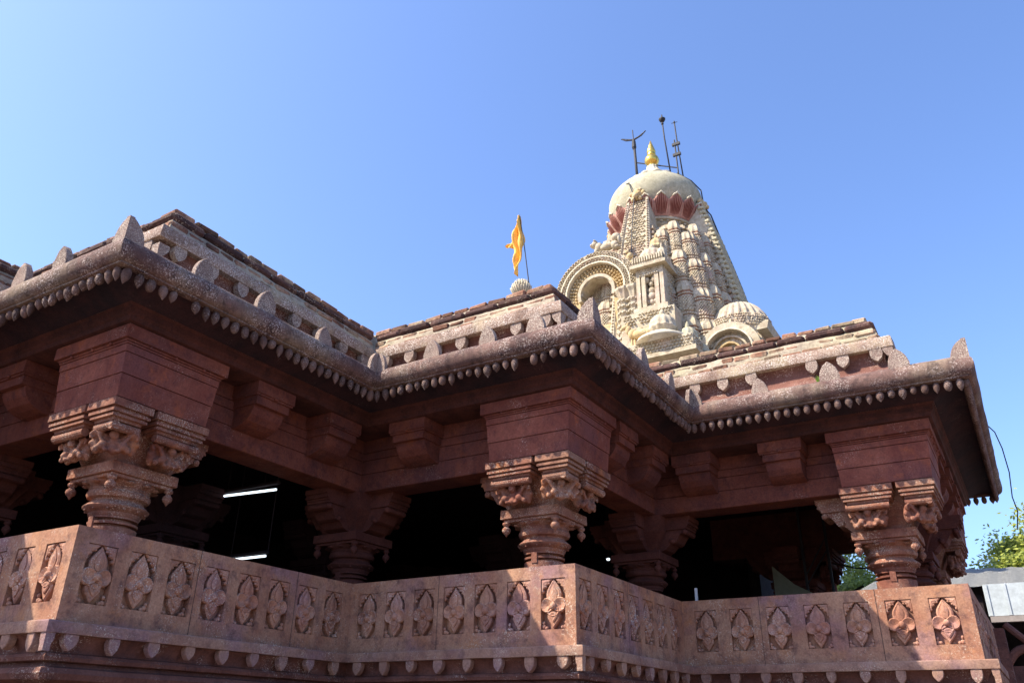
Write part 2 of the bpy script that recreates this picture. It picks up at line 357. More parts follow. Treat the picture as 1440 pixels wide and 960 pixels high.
for i in SEGS:
    bm = bmesh.new(); sweep(bm, i, mortar_prof, .06, .013); bp_ = obj('roof_edge_wall', bm, M['mortar'], hall, smooth=True)
    bm = bmesh.new(); brick_row(bm, i, -.425, 4.845, .085, .27, .12, .02); brick_row(bm, i, -.455, 4.955, .085, .25, .12, .02)
    obj('brick_course', bm, M['brick'], bp_, bevel=.018, jitter=.012)
    bm = bmesh.new(); brick_row(bm, i, -.47, 5.075, .105, .5, .2, .008)
    obj('coping_course', bm, M['rollbrick'], bp_, bevel=.034, jitter=.014)
    bm = bmesh.new(); brick_row(bm, i, -.56, 5.20, .085, .28, .18, .016)
    obj('top_brick_course', bm, M['brick'], bp_, bevel=.02, jitter=.012)

# ---- pendants under the eaves (100 nearest in view one by one, the others as one part)
bm = bmesh.new(); lathe(bm, (0, 0, 0), [(.028, .012), (.032, 0), (.027, -.012), (.040, -.028), (.0445, -.05), (.042, -.078), (.031, -.104), (.016, -.124), (.009, -.136), (.0, -.148)], 10)
PEND = finish(bm, 'pendant', M['pend'], smooth=True)
bm = bmesh.new(); lathe(bm, (0, 0, 0), [(.028, .012), (.030, 0), (.026, -.01), (.039, -.026), (.043, -.055), (.041, -.085), (.03, -.112), (.012, -.126), (.0, -.130)], 9)
PEND2 = finish(bm, 'pendant', M['pend'], smooth=True)
spots = []
for i in SEGS:
    L = (cpt(i + 1, .46) - cpt(i, .46)).length; n = round(L / .125)
    for k in range(n): 
        p = spt(i, (k + .5) / n, .463, 3.765); spots.append((p.length, i, p))
def inview(p):
    q = Vector((p.dot(cr), p.dot(cu), p.dot(cf)))
    return q.z > .2 and abs(q.x / q.z * 1129.4) < 715 and abs(q.y / q.z * 1129.4) < 475
vis = sorted([s for s in spots if inview(s[2]) and s[1] in (2, 3, 4, 5, 6, 7)]); ind = set(id(s) for s in vis[:100])
bmr = bmesh.new()
for s in spots:
    me = PEND if random.random() < .6 else PEND2
    if id(s) in ind and random.random() < .02: continue
    if id(s) in ind:
        o = link_mesh('pendant', me, EAVE[s[1]], s[2]); o.rotation_euler = (random.uniform(-.1, .1), random.uniform(-.1, .1), random.uniform(0, 6)); sc = random.uniform(.84, 1.1); o.scale = (sc, sc, random.choice((.8, .95, 1, 1.05, 1.1)) * random.uniform(.95, 1.05))
    else:
        t = bmr.verts[:] ; k0 = len(bmr.verts); bmr.from_mesh(me); bmr.verts.ensure_lookup_table()
        bmesh.ops.transform(bmr, matrix=Matrix.Translation(s[2]) @ Matrix.Rotation(random.uniform(0, 6), 4, 'Z'), verts=bmr.verts[k0:])
setp(obj('pendant_row', bmr, M['pend'], hall, smooth=True), kind='stuff')

# ---- pointed leaf finials standing on the eave roll
def leaf_outline(w, h, n=7, belly=.45):
    L = []
    for k in range(n + 1):
        t = k / n; T_ = [(0, .80), (.2, .95), (.4, 1), (.58, .93), (.74, .74), (.88, .42), (1, 0)]
        x = w / 2 * next(wa + (wb - wa) * (t - ta) / (tb - ta) for (ta, wa), (tb, wb) in zip(T_, T_[1:]) if t <= tb + 1e-9)
        L.append((x, h * t))
    return [(x, z) for x, z in L] + [(-x, z) for x, z in reversed(L[:-1])]
def prism(bm, pts, f0, f1, bulge=0, mi=0):
    A = [bm.verts.new(f0(*p)) for p in pts]; B = [bm.verts.new(f1(*p)) for p in pts]
    n = len(pts)
    for k in range(n):
        j = (k + 1) % n; bm.faces.new((A[k], A[j], B[j], B[k])).material_index = mi
    bm.faces.new(A[::-1]).material_index = mi; bm.faces.new(B).material_index = mi
bm = bmesh.new(); prism(bm, leaf_outline(.235, .36), lambda x, z: Vector((x, -.035, z)), lambda x, z: Vector((x * .96, .045, z)))
bmesh.ops.bevel(bm, geom=bm.edges[:], offset=.008, segments=1, affect='EDGES'); LEAF = finish(bm, 'leaf_finial', M['leaf'], jitter=.006)
LEAFPOS = {2: [x0 * 0 + (-7.38 - x0), (-8.1 - x0), (-8.85 - x0)], 3: [4.32 - y1, 5.13 - y1, 6.06 - y1, 6.85 - y1 - 10], 4: [-5.46 - x1, -4.66 - x1, -4.02 - x1], 5: [8.45 - y2, 9.30 - y2, 10.0 - y2 - 20],
           6: [-2.37 - x3, -1.49 - x3, -.68 - x3], 7: [1.2, 2.4, 3.6], 1: [1, 2], 8: [.8, 1.7, 2.5], 0: [1, 2, 3], 9: [.8, 1.6], 10: [1, 3, 5, 7]}
for i, ss in LEAFPOS.items():
    for s in ss:
        if s < 0: continue
        o = link_mesh('leaf_finial', LEAF, EAVE[i], along(i, s, .505, 3.90)); o.rotation_euler = (R(random.uniform(-5, 3)), R(random.uniform(-3, 3)), RZ[NRM[i]]); sc = random.uniform(.92, 1.06); o.scale = (sc, 1, sc)
# folded leaves on the corners
def corner_leaf(k, outer):
    (cx, cy), (a, b) = CN[k]
    bm = bmesh.new(); H = .28 if outer else .30; W = .20 if outer else .13; z0 = 3.94
    for side in (0, 1):
        n = 18; pts = [(0, 0)] + [(W * (1 - (t / n) ** 2.2) ** .58, H * t / n) for t in range(n + 1)]
        px, py = cx + a * .562, cy + b * .562; d = -1 if outer else 1
        if side == 0: prism(bm, pts, lambda u, z: Vector((px + a * d * u, py, z0 + z)), lambda u, z: Vector((px + a * d * u, py - b * .05, z0 + z)))
        else: prism(bm, pts, lambda u, z: Vector((px + a * .002, py + b * (d * u + .002), z0 + z)), lambda u, z: Vector((px - a * .05, py + b * (d * u + .002), z0 + z)))
    o = obj('corner_leaf', bm, M['leaf'], EAVE[min(k, 10)], jitter=.005)
for k, outer in ((3, 1), (5, 1), (7, 1), (8, 1), (4, 0), (6, 0), (1, 1), (2, 0)): corner_leaf(k, outer)

# ---- hanging leaf ornaments in the frieze
bm = bmesh.new(); prism(bm, [(x, -z) for x, z in leaf_outline(.165, .19, 6)], lambda x, z: Vector((x, -.03, z)), lambda x, z: Vector((x, .05, z)))
FL = finish(bm, 'hanging_leaf', M['leaf'], jitter=.004)
for i in (2, 3, 4, 5, 6, 7, 8):
    L = (cpt(i + 1, -.29) - cpt(i, -.29)).length; n = max(2, round(L / .42))
    for k in range(n):
        if (i, k) == (6, 4): continue
        s = (k + .55) / n; p = spt(i, s, -.302, 4.665); o = link_mesh('hanging_leaf', FL, FRZ[i], p); o.rotation_euler = (0, R(random.uniform(-4, 4)), RZ[NRM[i]])
for k in (3, 5, 7):
    (cx, cy), (a, b) = CN[k]; i = k
    bm = bmesh.new(); ox, oy = cx - .275, cy + .275
    for side in (0, 1):
        pts = [(0, 0), (-.13, 0), (-.125, -.06), (-.08, -.13), (0, -.19)]
        if side == 0: prism(bm, pts, lambda u, z: Vector((ox + u, oy, 4.665 + z)), lambda u, z: Vector((ox + u, oy + .05, 4.665 + z)))
        else: prism(bm, pts, lambda u, z: Vector((ox + .002, oy - u + .002, 4.665 + z)), lambda u, z: Vector((ox - .05, oy - u + .002, 4.665 + z)))
    obj('hanging_leaf', bm, M['leaf'], FRZ[k if k < 11 else 10], jitter=.003)

# ---- drops under the parapet ledge
bm = bmesh.new(); prism(bm, [(-.055, 0), (-.058, -.05), (-.05, -.085), (-.028, -.115), (0, -.14), (.028, -.115), (.05, -.085), (.058, -.05), (.055, 0)], lambda x, z: Vector((x, -.03, z)), lambda x, z: Vector((x, .045, z)))
bmesh.ops.bevel(bm, geom=bm.edges[:], offset=.006, segments=1, affect='EDGES'); DROP = finish(bm, 'ledge_drop', M['ledge'], jitter=.003)
for i in (2, 3, 4, 5, 6, 7, 8):
    L = (cpt(i + 1, .1) - cpt(i, .1)).length; n = round(L / .375)
    for k in range(n):
        p = spt(i, (k + .5) / n, .088, .642)
        if i == 2 and p.x < -8.3: continue
        o = link_mesh('ledge_drop', DROP, LEDGE[i], p); o.rotation_euler = (0, R(random.uniform(-4, 4)), RZ[NRM[i]]); o.scale = (random.uniform(.9, 1.1), 1, random.uniform(.85, 1.1))
for k in (3, 5, 7):
    (cx, cy), (a, b) = CN[k]; bm = bmesh.new(); ox, oy = cx + .118, cy - .118
    pts = [(0, 0), (-.075, 0), (-.07, -.06), (-.04, -.12), (0, -.14)]
    prism(bm, pts, lambda u, z: Vector((ox + u, oy, .642 + z)), lambda u, z: Vector((ox + u, oy + .06, .642 + z)))
    prism(bm, pts, lambda u, z: Vector((ox + .002, oy - u + .002, .642 + z)), lambda u, z: Vector((ox - .06, oy - u + .002, .642 + z)))
    obj('ledge_drop', bm, M['ledge'], LEDGE[k], jitter=.002)

# ---- carved parapet
PW, PZ0, PZ1 = .285, .905, 1.405
ZP = 1.5356
PANEL = {2: [(-7.13 - x0) - .46 * k for k in range(5)], 3: [4.25 - y1 + .4225 * k for k in range(8)], 4: [-6.59 - x1 + .413 * k for k in range(7)], 5: [7.73 - y2 + .417 * k for k in range(7)],
         6: [-3.55 - x3 + .46 * k for k in range(7)], 7: [.3 + .46 * k for k in range(10)]}
def blob(bm, u, v, n0, ru, rv, rn):
    ellipsoid(bm, (u, -n0, v), (ru, rn, rv), n=8, m=5)
def relief(bm, pts, n0, n1, nin=None, sc=(.78, .4), cen=None):
    """raised carved shape: outline pts (u,v); base at n0 (depth inside), shoulder n1, centre nin"""
    nin = n1 if nin is None else nin
    cx_ = cen[0] if cen else sum(p[0] for p in pts) / len(pts); cz_ = cen[1] if cen else sum(p[1] for p in pts) / len(pts)
    rings = []
    for s, nn in ((1, n0), (1, n0 + (n1 - n0) * .8), (sc[0], n1), (sc[1], (n1 + nin) / 2)):
        rings.append([bm.verts.new((cx_ + (u - cx_) * s, -nn, cz_ + (v - cz_) * s)) for u, v in pts])
    n = len(pts)
    for A, B in zip(rings, rings[1:]):
        for k in range(n): bm.faces.new((A[k], A[(k + 1) % n], B[(k + 1) % n], B[k]))
    c = bm.verts.new((cx_, -nin, cz_))
    for k in range(n): bm.faces.new((rings[-1][k], rings[-1][(k + 1) % n], c))
def petal_pts(cu, cv, ang, ln, wd, tip=.0, n=6):
    pts = []
    for k in range(n + 1):
        t = k / n; r = ln * t; wv = wd / 2 * math.sin(math.pi * (t * .72 + .14)) ** .7 * (1 if k < n else tip)
        pts.append((r, wv))
    full = pts + [(r, -wv) for r, wv in reversed(pts if tip else pts[:-1])]
    ca, sa = math.cos(ang), math.sin(ang)
    return [(cu + r * ca - wv * sa, cv + r * sa + wv * ca) for r, wv in full]
def prof_pts(cu, cv, ang, ln, wd, W_):
    ca, sa = math.cos(ang), math.sin(ang)
    up_ = [(ln * t, wd / 2 * w_) for t, w_ in W_]; full = up_ + [(r_, -w_) for r_, w_ in reversed(up_) if w_ > 1e-6]
    return [(cu + r_ * ca - w_ * sa, cv + r_ * sa + w_ * ca) for r_, w_ in full]
BUD = [(0, .35), (.12, .75), (.28, .97), (.42, 1), (.56, .9), (.7, .66), (.82, .4), (.92, .18), (1, 0)]
DRP = [(0, .5), (.12, .8), (.28, 1), (.45, .94), (.62, .7), (.8, .36), (1, 0)]
def carving(seed):
    rnd = random.Random(seed); bm = bmesh.new(); D0 = -.074
    j = lambda a: rnd.uniform(-a, a)
    # upper lotus bud with a mid rib
    relief(bm, prof_pts(0, -.02, R(90) + j(.03), .265 + j(.006), .175, BUD), D0, -.012 + j(.004), -.03, (.80, .40))
    relief(bm, prof_pts(0, .03, R(90), .17, .085, BUD), -.03, -.004, .002, (.6, .3))
    # four round petals
    for a in (8, 172, 270):
        relief(bm, petal_pts(0, -.03, R(a + 0) + j(.06), .146 + j(.006) if a != 270 else .10, .15, .55, 6), D0, .004 + j(.003), -.028, (.86, .45))
    ellipsoid(bm, (0, .004, -.025), (.040 + j(.004), .036, .040 + j(.004)), n=12, m=7)
    # lower pointed drop with chevrons
    relief(bm, prof_pts(0, -.06, R(-90) + j(.03), .185 + j(.006), .155, DRP), D0, -.01, -.02, (.82, .4))
    relief(bm, prof_pts(0, -.08, R(-90), .105, .10, DRP), -.02, .004, -.006, (.72, .3))
    # scrolls of the ogee head and foot
    for s in (-1, 1):
        sp = [(.012, .2495), (.1425, .2495), (.1425, .105), (.126, .112), (.122, .132), (.129, .15), (.112, .152), (.100, .166), (.104, .184), (.086, .186), (.070, .196), (.068, .212), (.046, .216), (.028, .232)]
        relief(bm, [(s * u + j(.002) * (u < .14), v) for u, v in (sp if s > 0 else sp[::-1])], -.07, -.010, -.002, (.84, .35), cen=(s * .114, .212))
        blob(bm, s * .098, .176, -.03, .016, .016, .022); blob(bm, s * .060, .205, -.03, .016, .014, .022); blob(bm, s * .128, .128, -.03, .014, .018, .022)
        for (u, v, a, b) in ((.12, -.225, .026, .026), (.092, -.232, .022, .02), (.128, -.185, .016, .022)):
            blob(bm, s * u + j(.005), v + j(.005), -.042, a, b, .022)
        for (u, v) in ((.05, .06), (-.05, .06)):
            pass
    return finish(bm, 'carved_panel', M['carve'], jitter=.004)
CARV = [carving(s) for s in range(11)]
for i in SEGS:
    ps = sorted(PANEL.get(i, [])); L = seglen(i)
    bm = bmesh.new()
    # front face as a lattice of stiles and rails, recesses behind
    def quad(s0, s1, z0, z1, o0=0, o1=None):
        o1 = o0 if o1 is None else o1
        nn = max(1, int((s1 - s0) / .2)); mm = max(1, int((z1 - z0) / .2))
        # mitre at the corners
        def P(s, z, o):
            if s <= 0: return spt(i, 0, o, z)
            if s >= L: return spt(i, 1, o, z)
            return along(i, s, o, z)
        for a_ in range(nn):
            sa, sb = s0 + (s1 - s0) * a_ / nn, s0 + (s1 - s0) * (a_ + 1) / nn
            for c_ in range(mm):
                za, zb = z0 + (z1 - z0) * c_ / mm, z0 + (z1 - z0) * (c_ + 1) / mm
                bm.faces.new([bm.verts.new(P(sa, za, o0)), bm.verts.new(P(sb, za, o0)), bm.verts.new(P(sb, zb, o0)), bm.verts.new(P(sa, zb, o0))])
    ps = [s for s in ps if s > .15]
    edges = [0]
    for s in ps: edges += [s - PW / 2, s + PW / 2]
    edges.append(L)
    quad(0, L, .74, PZ0); quad(0, L, PZ1, ZP)
    for k in range(0, len(edges), 2): quad(edges[k], edges[k + 1], PZ0, PZ1)
    for s in ps:
        a_, b_ = s - PW / 2, s + PW / 2; dp = -.078
        F = lambda *q: bm.faces.new([bm.verts.new(along(i, *t)) for t in q])
        F((a_, dp, PZ0), (b_, dp, PZ0), (b_, dp, PZ1), (a_, dp, PZ1))
        F((a_, 0, PZ0), (a_, dp, PZ0), (a_, dp, PZ1), (a_, 0, PZ1)); F((b_, 0, PZ0), (b_, 0, PZ1), (b_, dp, PZ1), (b_, dp, PZ0))
        F((a_, 0, PZ0), (b_, 0, PZ0), (b_, dp, PZ0), (a_, dp, PZ0)); F((a_, 0, PZ1), (a_, dp, PZ1), (b_, dp, PZ1), (b_, 0, PZ1))
    sweep(bm, i, [(0, ZP), (-.16, ZP + .003), (-.16, .85)], .3)
    rj = random.Random(i * 7 + 1); s_ = .9 + .5 * rj.random()
    while ps and s_ < L - .3:
        gaps = [(a_ + b_) / 2 for a_, b_ in zip(ps, ps[1:])]
        g_ = min(gaps, key=lambda q: abs(q - s_)) + rj.uniform(-.03, .03)
        for z0_, z1_ in ((.745, 1.1), (1.1, ZP)):
            vs_ = [bm.verts.new(along(i, g_ + dx_, .0022, zz_)) for dx_, zz_ in ((-.003, z0_), (.003, z0_), (.0035, z1_), (-.0035, z1_))]; bm.faces.new(vs_).material_index = 1
        s_ = g_ + rj.uniform(1.1, 1.6)
    bmesh.ops.remove_doubles(bm, verts=bm.verts[:], dist=.0006)
    for v in bm.verts: v.co += noise.noise_vector(v.co * 3.1) * .0025
    PAR[i] = obj('parapet', bm, [M['parapet'], M['joint']], hall, recalc=False)
    for k, s in enumerate(ps):
        o = link_mesh('carved_panel', CARV[(k * 3 + i * 5) % 11], PAR[i], along(i, s, 0, (PZ0 + PZ1) / 2)); o.rotation_euler = (0, 0, RZ[NRM[i]])

# ---- consoles (stone brackets under the eave)
bm = bmesh.new()
box(bm, -.285, .285, -.0, .44, .245, .38)           # local: -y outward, 0 = outer face at o=-.02
box(bm, -.275, .275, .018, .44, .222, .245)
box(bm, -.245, .245, .04, .44, .125, .222)
pts = [(.44, .125), (.10, .125), (.10, .085), (.13, .02), (.19, -.045), (.27, -.085), (.36, -.11), (.44, -.115)]
prism(bm, pts, lambda y, z: Vector((-.225, y, z)), lambda y, z: Vector((.225, y, z)))
ellipsoid(bm, (0, 0, .235), (.03, .02, .02), n=8, m=4)
CONS = finish(bm, 'console', M['lint'])
for i, ss in {2: [-9.05 - x0 + .1, -9.86 - x0 + 9], 3: [1.97, 3.15], 4: [.62], 5: [1.65, 2.72], 6: [.27, 1.50], 7: [1.55, 2.7, 3.7], 8: [1.6, 2.5]}.items():
    for s in ss:
        if s > seglen(i): continue
        o = link_mesh('console', CONS, LINT[i], along(i, s, -.025, 3.14)); o.rotation_euler = (0, 0, RZ[NRM[i]])

# ---- pillars
def tierbox(bm, xa, xb, ya, yb, z0, z1): box(bm, xa, xb, ya, yb, z0, z1)
def pillar(k, outer, sx=1, sy=-1, dark=False):
    """sx, sy point outwards; pillar axis sits .82 m inside the parapet corner"""
    (cx, cy), _ = CN[k]; X, Y = cx - .82 * sx, cy - .82 * sy
    pillar_at(X, Y, outer, sx, sy, M['innerred'] if dark else M['red'])
def pillar_at(X, Y, outer, sx, sy, mat, box_on=True):
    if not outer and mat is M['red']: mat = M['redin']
    B = lambda bm, a0, a1, b0, b1, z0, z1: box(bm, X + sx * a0, X + sx * a1, Y + sy * b0, Y + sy * b1, z0, z1)
    red_ = mat
    if outer and mat is M['red']: mat = M['cap']
    bm = bmesh.new()
    lathe(bm, (X, Y, 0), [(.27, .9), (.27, 1.45), (.245, 1.50), (.235, 1.555), (.235, 1.725), (.18, 1.728), (.18, 1.752), (.235, 1.756), (.238, 1.778), (.18, 1.782), (.18, 1.806), (.232, 1.812),
                          (.232, 1.83), (.245, 1.845), (.25, 1.87), (.285, 1.895), (.312, 1.915), (.315, 1.925), (.27, 1.965), (.245, 1.985), (.25, 2.0), (.29, 2.015), (.305, 2.045), (.30, 2.07), (.285, 2.085), (.292, 2.10),
                          (.285, 2.11), (.30, 2.13), (.34, 2.155), (.345, 2.17)], 36)
    for t in range(12):
        a = t * math.pi / 6 + .2; ellipsoid(bm, (X + .285 * math.cos(a), Y + .285 * math.sin(a), 1.893), (.014, .014, .014), n=6, m=4)
        ellipsoid(bm, (X + .325 * math.cos(a), Y + .325 * math.sin(a), 2.15), (.05, .05, .022), n=6, m=4)
    box(bm, X - .035, X + .035, Y - .243, Y - .15, 1.70, 1.82)
    root = obj('pillar', bm, mat, hall, angle=40, loc=(X, Y, .9))
    bm = bmesh.new(); B(bm, -.385, .375, -.385, .375, 2.203, 2.312); B(bm, -.355, .345, -.355, .345, 2.168, 2.203)
    obj('abacus', bm, mat, root, bevel=.006, jitter=.002)
    for a_ in (-.33, .32):
        for b_ in (-.33, .32):
            bm = bmesh.new(); lathe(bm, (X + sx * a_, Y + sy * b_, 2.168), [(.045, 0), (.045, -.025), (.026, -.035), (.028, -.05), (.046, -.065), (.052, -.09), (.044, -.115), (.02, -.135), (.012, -.15), (0, -.165)], 12)
            obj('drop', bm, mat, root, smooth=True)
    # capital: stepped blocks with rollers over a tapering core
    bm = bmesh.new()
    core = [(.30, 2.312), (.30, 2.36), (.34, 2.45), (.42, 2.60), (.44, 2.815)]
    for (h0, z0), (h1, z1) in zip(core, core[1:]):
        A = [bm.verts.new((X + sx * s1 * h0, Y + sy * s2 * h0, z0)) for s1, s2 in ((-1, -1), (1, -1), (1, 1), (-1, 1))]
        Bq = [bm.verts.new((X + sx * s1 * h1, Y + sy * s2 * h1, z1)) for s1, s2 in ((-1, -1), (1, -1), (1, 1), (-1, 1))]
        for t in range(4): bm.faces.new((A[t], A[(t + 1) % 4], Bq[(t + 1) % 4], Bq[t]))
    def tiers(a0, a1, b0, b1, ea=(1, 1), eb=(1, 1)):
        """blocks shrink inwards on exposed sides going down"""
        for (z0, z1, s) in ((2.725, 2.80, 0), (2.70, 2.725, .035), (2.672, 2.70, .015), (2.655, 2.672, .045), (2.63, 2.655, .03), (2.60, 2.63, .065)):
            B(bm, a0 + s * ea[0], a1 - s * ea[1], b0 + s * eb[0], b1 - s * eb[1], z0, z1)
    def roller(p0, p1): tube(bm, [p0, p1], .043, 12)
    W = lambda a, b, z: Vector((X + sx * a, Y + sy * b, z))
    if outer:
        tiers(.27, .70, .27, .70)
        roller(W(.33, .595, 2.56), W(.63, .595, 2.56)); roller(W(.595, .33, 2.555), W(.595, .63, 2.555))
        tiers(-.40, .225, .25, .70, (1, 1), (0, 1)); roller(W(-.36, .60, 2.56), W(.15, .60, 2.56))
        tiers(.25, .70, -.40, .225, (0, 1), (1, 1)); roller(W(.60, -.36, 2.56), W(.60, .15, 2.56))
        for (a, b) in ((-.20, .6), (-.0, .6), (.45, .6), (.6, -.20), (.6, 0), (.6, .45)):
            ellipsoid(bm, W(a, b, 2.655), (.02, .02, .02), n=8, m=4)
    # arms carrying the lintels: scrolled side profile
    def arm(da, db):
        for (z0, z1, r0) in ((2.745, 2.812, .80), (2.715, 2.745, .775), (2.69, 2.715, .785), (2.665, 2.69, .755), (2.63, 2.665, .74)):
            if da: B(bm, .35 * da, r0 * da, -.2, .2, z0, z1)
            else: B(bm, -.2, .2, .35 * db, r0 * db, z0, z1)
        pr = [(.36, 2.63), (.72, 2.63), (.745, 2.60), (.74, 2.565), (.71, 2.55), (.68, 2.56), (.655, 2.575), (.62, 2.55), (.59, 2.50), (.56, 2.455), (.52, 2.435), (.49, 2.44), (.46, 2.42), (.40, 2.36), (.30, 2.33), (.30, 2.63)]
        f0 = (lambda r, z: W(r * da, -.17, z)) if da else (lambda r, z: W(-.17, r * db, z))
        f1 = (lambda r, z: W(r * da, .17, z)) if da else (lambda r, z: W(.17, r * db, z))
        prism(bm, pr, f0, f1)
        for t in (-.17, .17):
            c = W(.70 * da, t, 2.59) if da else W(t, .70 * db, 2.59); ellipsoid(bm, c, (.04, .04, .04), n=10, m=6)
            c = W(.50 * da, t, 2.47) if da else W(t, .50 * db, 2.47); ellipsoid(bm, c, (.04, .04, .04), n=10, m=6)
    arm(-1, 0); arm(0, -1)
    if not outer: arm(1, 0); arm(0, 1)
    obj('capital', bm, mat, root, jitter=.004)
    # carved bearer figures between capital and abacus
    if outer:
        for (a, b, da, db) in ((-.12, .50, 0, 1), (.47, .47, .7, .7), (.50, -.12, 1, 0)):
            bm = bmesh.new(); ta, tb = -db, da
            def E(s, o_, z, r): ellipsoid(bm, W(a + ta * s + da * o_, b + tb * s + db * o_, z), r, n=9, m=6)
            rr = random.uniform(-.01, .01)
            prism(bm, [(a + ta * u_ , z_) for u_, z_ in ((-.20, 2.60), (.20, 2.60), (.17, 2.42), (.12, 2.33), (-.12, 2.33), (-.17, 2.42))], lambda u_, z_: W(a + ta * ((u_ - a) / ta if abs(ta) > .1 else 0), b, z_), lambda u_, z_: W(a, b, z_)) if False else None
            for s_ in range(-3, 4): E(s_ * .055, -.04, 2.47 - abs(s_) * .012, (.05, .05, .12))
            for s_ in (-1, 1): tube(bm, [W(a + ta * s_ * x_ + da * .04, b + tb * s_ * x_ + db * .04, z_) for x_, z_ in ((.06, 2.40), (.11, 2.44), (.15, 2.50), (.19, 2.53), (.225, 2.50), (.215, 2.46), (.19, 2.465))], .022, 7, .014)
            E(0, .05, 2.50 + rr, (.048, .048, .052)); E(0, .075, 2.485, (.02, .02, .02)); E(0, .04, 2.555, (.055, .055, .022))
            E(0, -.02, 2.42, (.07, .07, .08)); E(0, 0, 2.36, (.06, .06, .05))
            for s in (-1, 1):
                E(s * .085, .0, 2.47, (.03, .03, .06)); E(s * .125, .03, 2.52, (.028, .028, .04)); E(s * .10, .04, 2.385, (.042, .042, .038)); E(s * .15, .03, 2.355, (.03, .03, .035))
                E(s * .19, .0, 2.50, (.035, .035, .035)); E(s * .205, -.02, 2.43, (.03, .03, .03)); E(s * .06, .05, 2.34, (.025, .025, .02))
            meld(obj('carved_figure', bm, mat, root, smooth=True, jitter=.014), .011)
    if outer and box_on:
        bm = bmesh.new()
        def course(z0, z1, o0, o1, i0=-.35):
            vs = []
            for z, o in ((z0, o0), (z1, o1)):
                e = i0 - (o - .69) * .8
                for a_, b_ in ((e, e), (o, e), (o, o), (e, o)): vs.append(bm.verts.new(W(a_, b_, z)))
            for q in ((0, 1, 5, 4), (1, 2, 6, 5), (2, 3, 7, 6), (3, 0, 4, 7), (4, 5, 6, 7), (3, 2, 1, 0)): bm.faces.new([vs[t] for t in q])
        course(2.812, 3.036, .690, .705); course(3.044, 3.252, .712, .726); course(3.260, 3.330, .733, .737)
        course(2.815, 3.34, .66, .70, -.32)
        course(3.338, 3.352, .742, .748); course(3.360, 3.374, .752, .765); course(3.382, 3.515, .79, .79, -.36)
        for t in (-.15, .2, .5):
            for q in (W(t, .765, 3.366), W(.765, t, 3.366)): ellipsoid(bm, q, (.018, .018, .018), n=8, m=4)
        obj('beam_block', bm, red_, root, jitter=.0015)
    return root
for k in (1, 3, 5, 7): pillar(k, True)
pillar(8, True, 1, 1)
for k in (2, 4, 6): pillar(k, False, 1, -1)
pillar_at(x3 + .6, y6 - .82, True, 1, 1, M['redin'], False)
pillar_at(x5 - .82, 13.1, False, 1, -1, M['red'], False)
for (px, py) in ((-9.3, 9.5), (-7.2, 11.8), (-10.2, 13.2), (-9.6, 6.8)): pillar_at(px, py, False, 1, -1, M['innerred'])

# carved slab standing in the far opening of the hall
bm = bmesh.new(); box(bm, -3.23, -2.72, 15.12, 15.2, .9, 2.86)
for r_ in range(16):
    for c_ in range(4): ellipsoid(bm, (-3.16 + c_ * .125, 15.11, 1.1 + r_ * .11), (.04, .03, .045), n=7, m=4)
setp(obj('carved_slab', bm, M['red'], jitter=.012), 'tall carved stone slab standing in the far opening beside the tree, right of the green board', 'slab')
# ---- things inside
def tube_light(p, q, label):
    p, q = Vector(p), Vector(q); t = empty('tube_light', (p + q) / 2, label=label, cat='light', group='tube lights hanging in the hall')
    bm = bmesh.new(); tube(bm, [p, q], .015, 10); obj('lamp_tube', bm, M['tube'], t, smooth=True)
    bm = bmesh.new(); a, b = (p, q); box(bm, min(a.x, b.x) - .03, max(a.x, b.x) + .03, a.y - .03, a.y + .03, max(a.z, b.z) + .025, max(a.z, b.z) + .06); obj('housing', bm, M['inner'], t)
    bm = bmesh.new(); m_ = (p + q) / 2
    for s in (-.35, .35): tube(bm, [m_ + Vector((s, 0, .05)), Vector((m_.x + s, m_.y, 3.55))], .006, 6)
    obj('hanging_rod', bm, M['inner'], t)
tube_light((-9.00, 7.0, 2.745), (-7.85, 7.0, 2.70), 'upper longer white tube light glowing in the dark hall right of the left front pillar')
tube_light((-8.95, 7.4, 1.98), (-8.32, 7.4, 1.975), 'lower shorter white tube light just above the parapet rail, left of the inner corner pillar')
tube_light((-10.6, 4.95, 3.28), (-10.05, 4.95, 3.27), 'tube light cut by the left edge of the photo, under the left lintel')
t = empty('spot_lamp', (-6.02, 13.0, 2.67), label='tiny bright round lamp in the dark hall just right of the middle front pillar', cat='lamp')
bm = bmesh.new(); ellipsoid(bm, (-6.02, 13, 2.67), (.032, .032, .022), n=12, m=8); obj('bulb', bm, M['tube'], t)
bm = bmesh.new(); lathe(bm, (-6.02, 13.0, 2.69), [(.05, 0), (.03, .05), (.01, .07), (.01, .86)], 10); obj('lamp_holder', bm, M['inner'], t)
bm = bmesh.new(); prism(bm, [(-3.36, 1.2), (-3.36, 2.42), (-3.05, 2.12), (-2.75, 1.95), (-2.35, 1.72), (-2.35, 1.2)], lambda x, z: Vector((x, 13.5, z)), lambda x, z: Vector((x, 13.53, z)))
setp(obj('partition_board', bm, M['tarp']), 'dull green slant-topped board standing behind the right parapet in the dark hall', 'board')
bm = bmesh.new(); box(bm, -3.02, -2.98, 14.2, 14.24, .9, 3.5); box(bm, -2.62, -2.58, 14.2, 14.24, .9, 3.5); tube(bm, [(-3.0, 14.22, 2.2), (-2.6, 14.22, 2.75)], .012); tube(bm, [(-3.0, 14.22, 2.35), (-2.6, 14.22, 2.95)], .012)
setp(obj('iron_frame', bm, M['iron']), 'thin dark iron frame with slanting rods standing behind the green board', 'frame')
bm = bmesh.new(); tube(bm, [(-2.75, 14.6, 2.62), (-2.2, 14.3, 2.42), (-1.75, 13.6, 2.28), (-1.5, 12.9, 2.22)], .012, 6)
tube(bm, [(-2.55, 15.0, 2.05), (-2.4, 15.0, 2.18), (-2.25, 15.0, 2.25)], .02, 6)
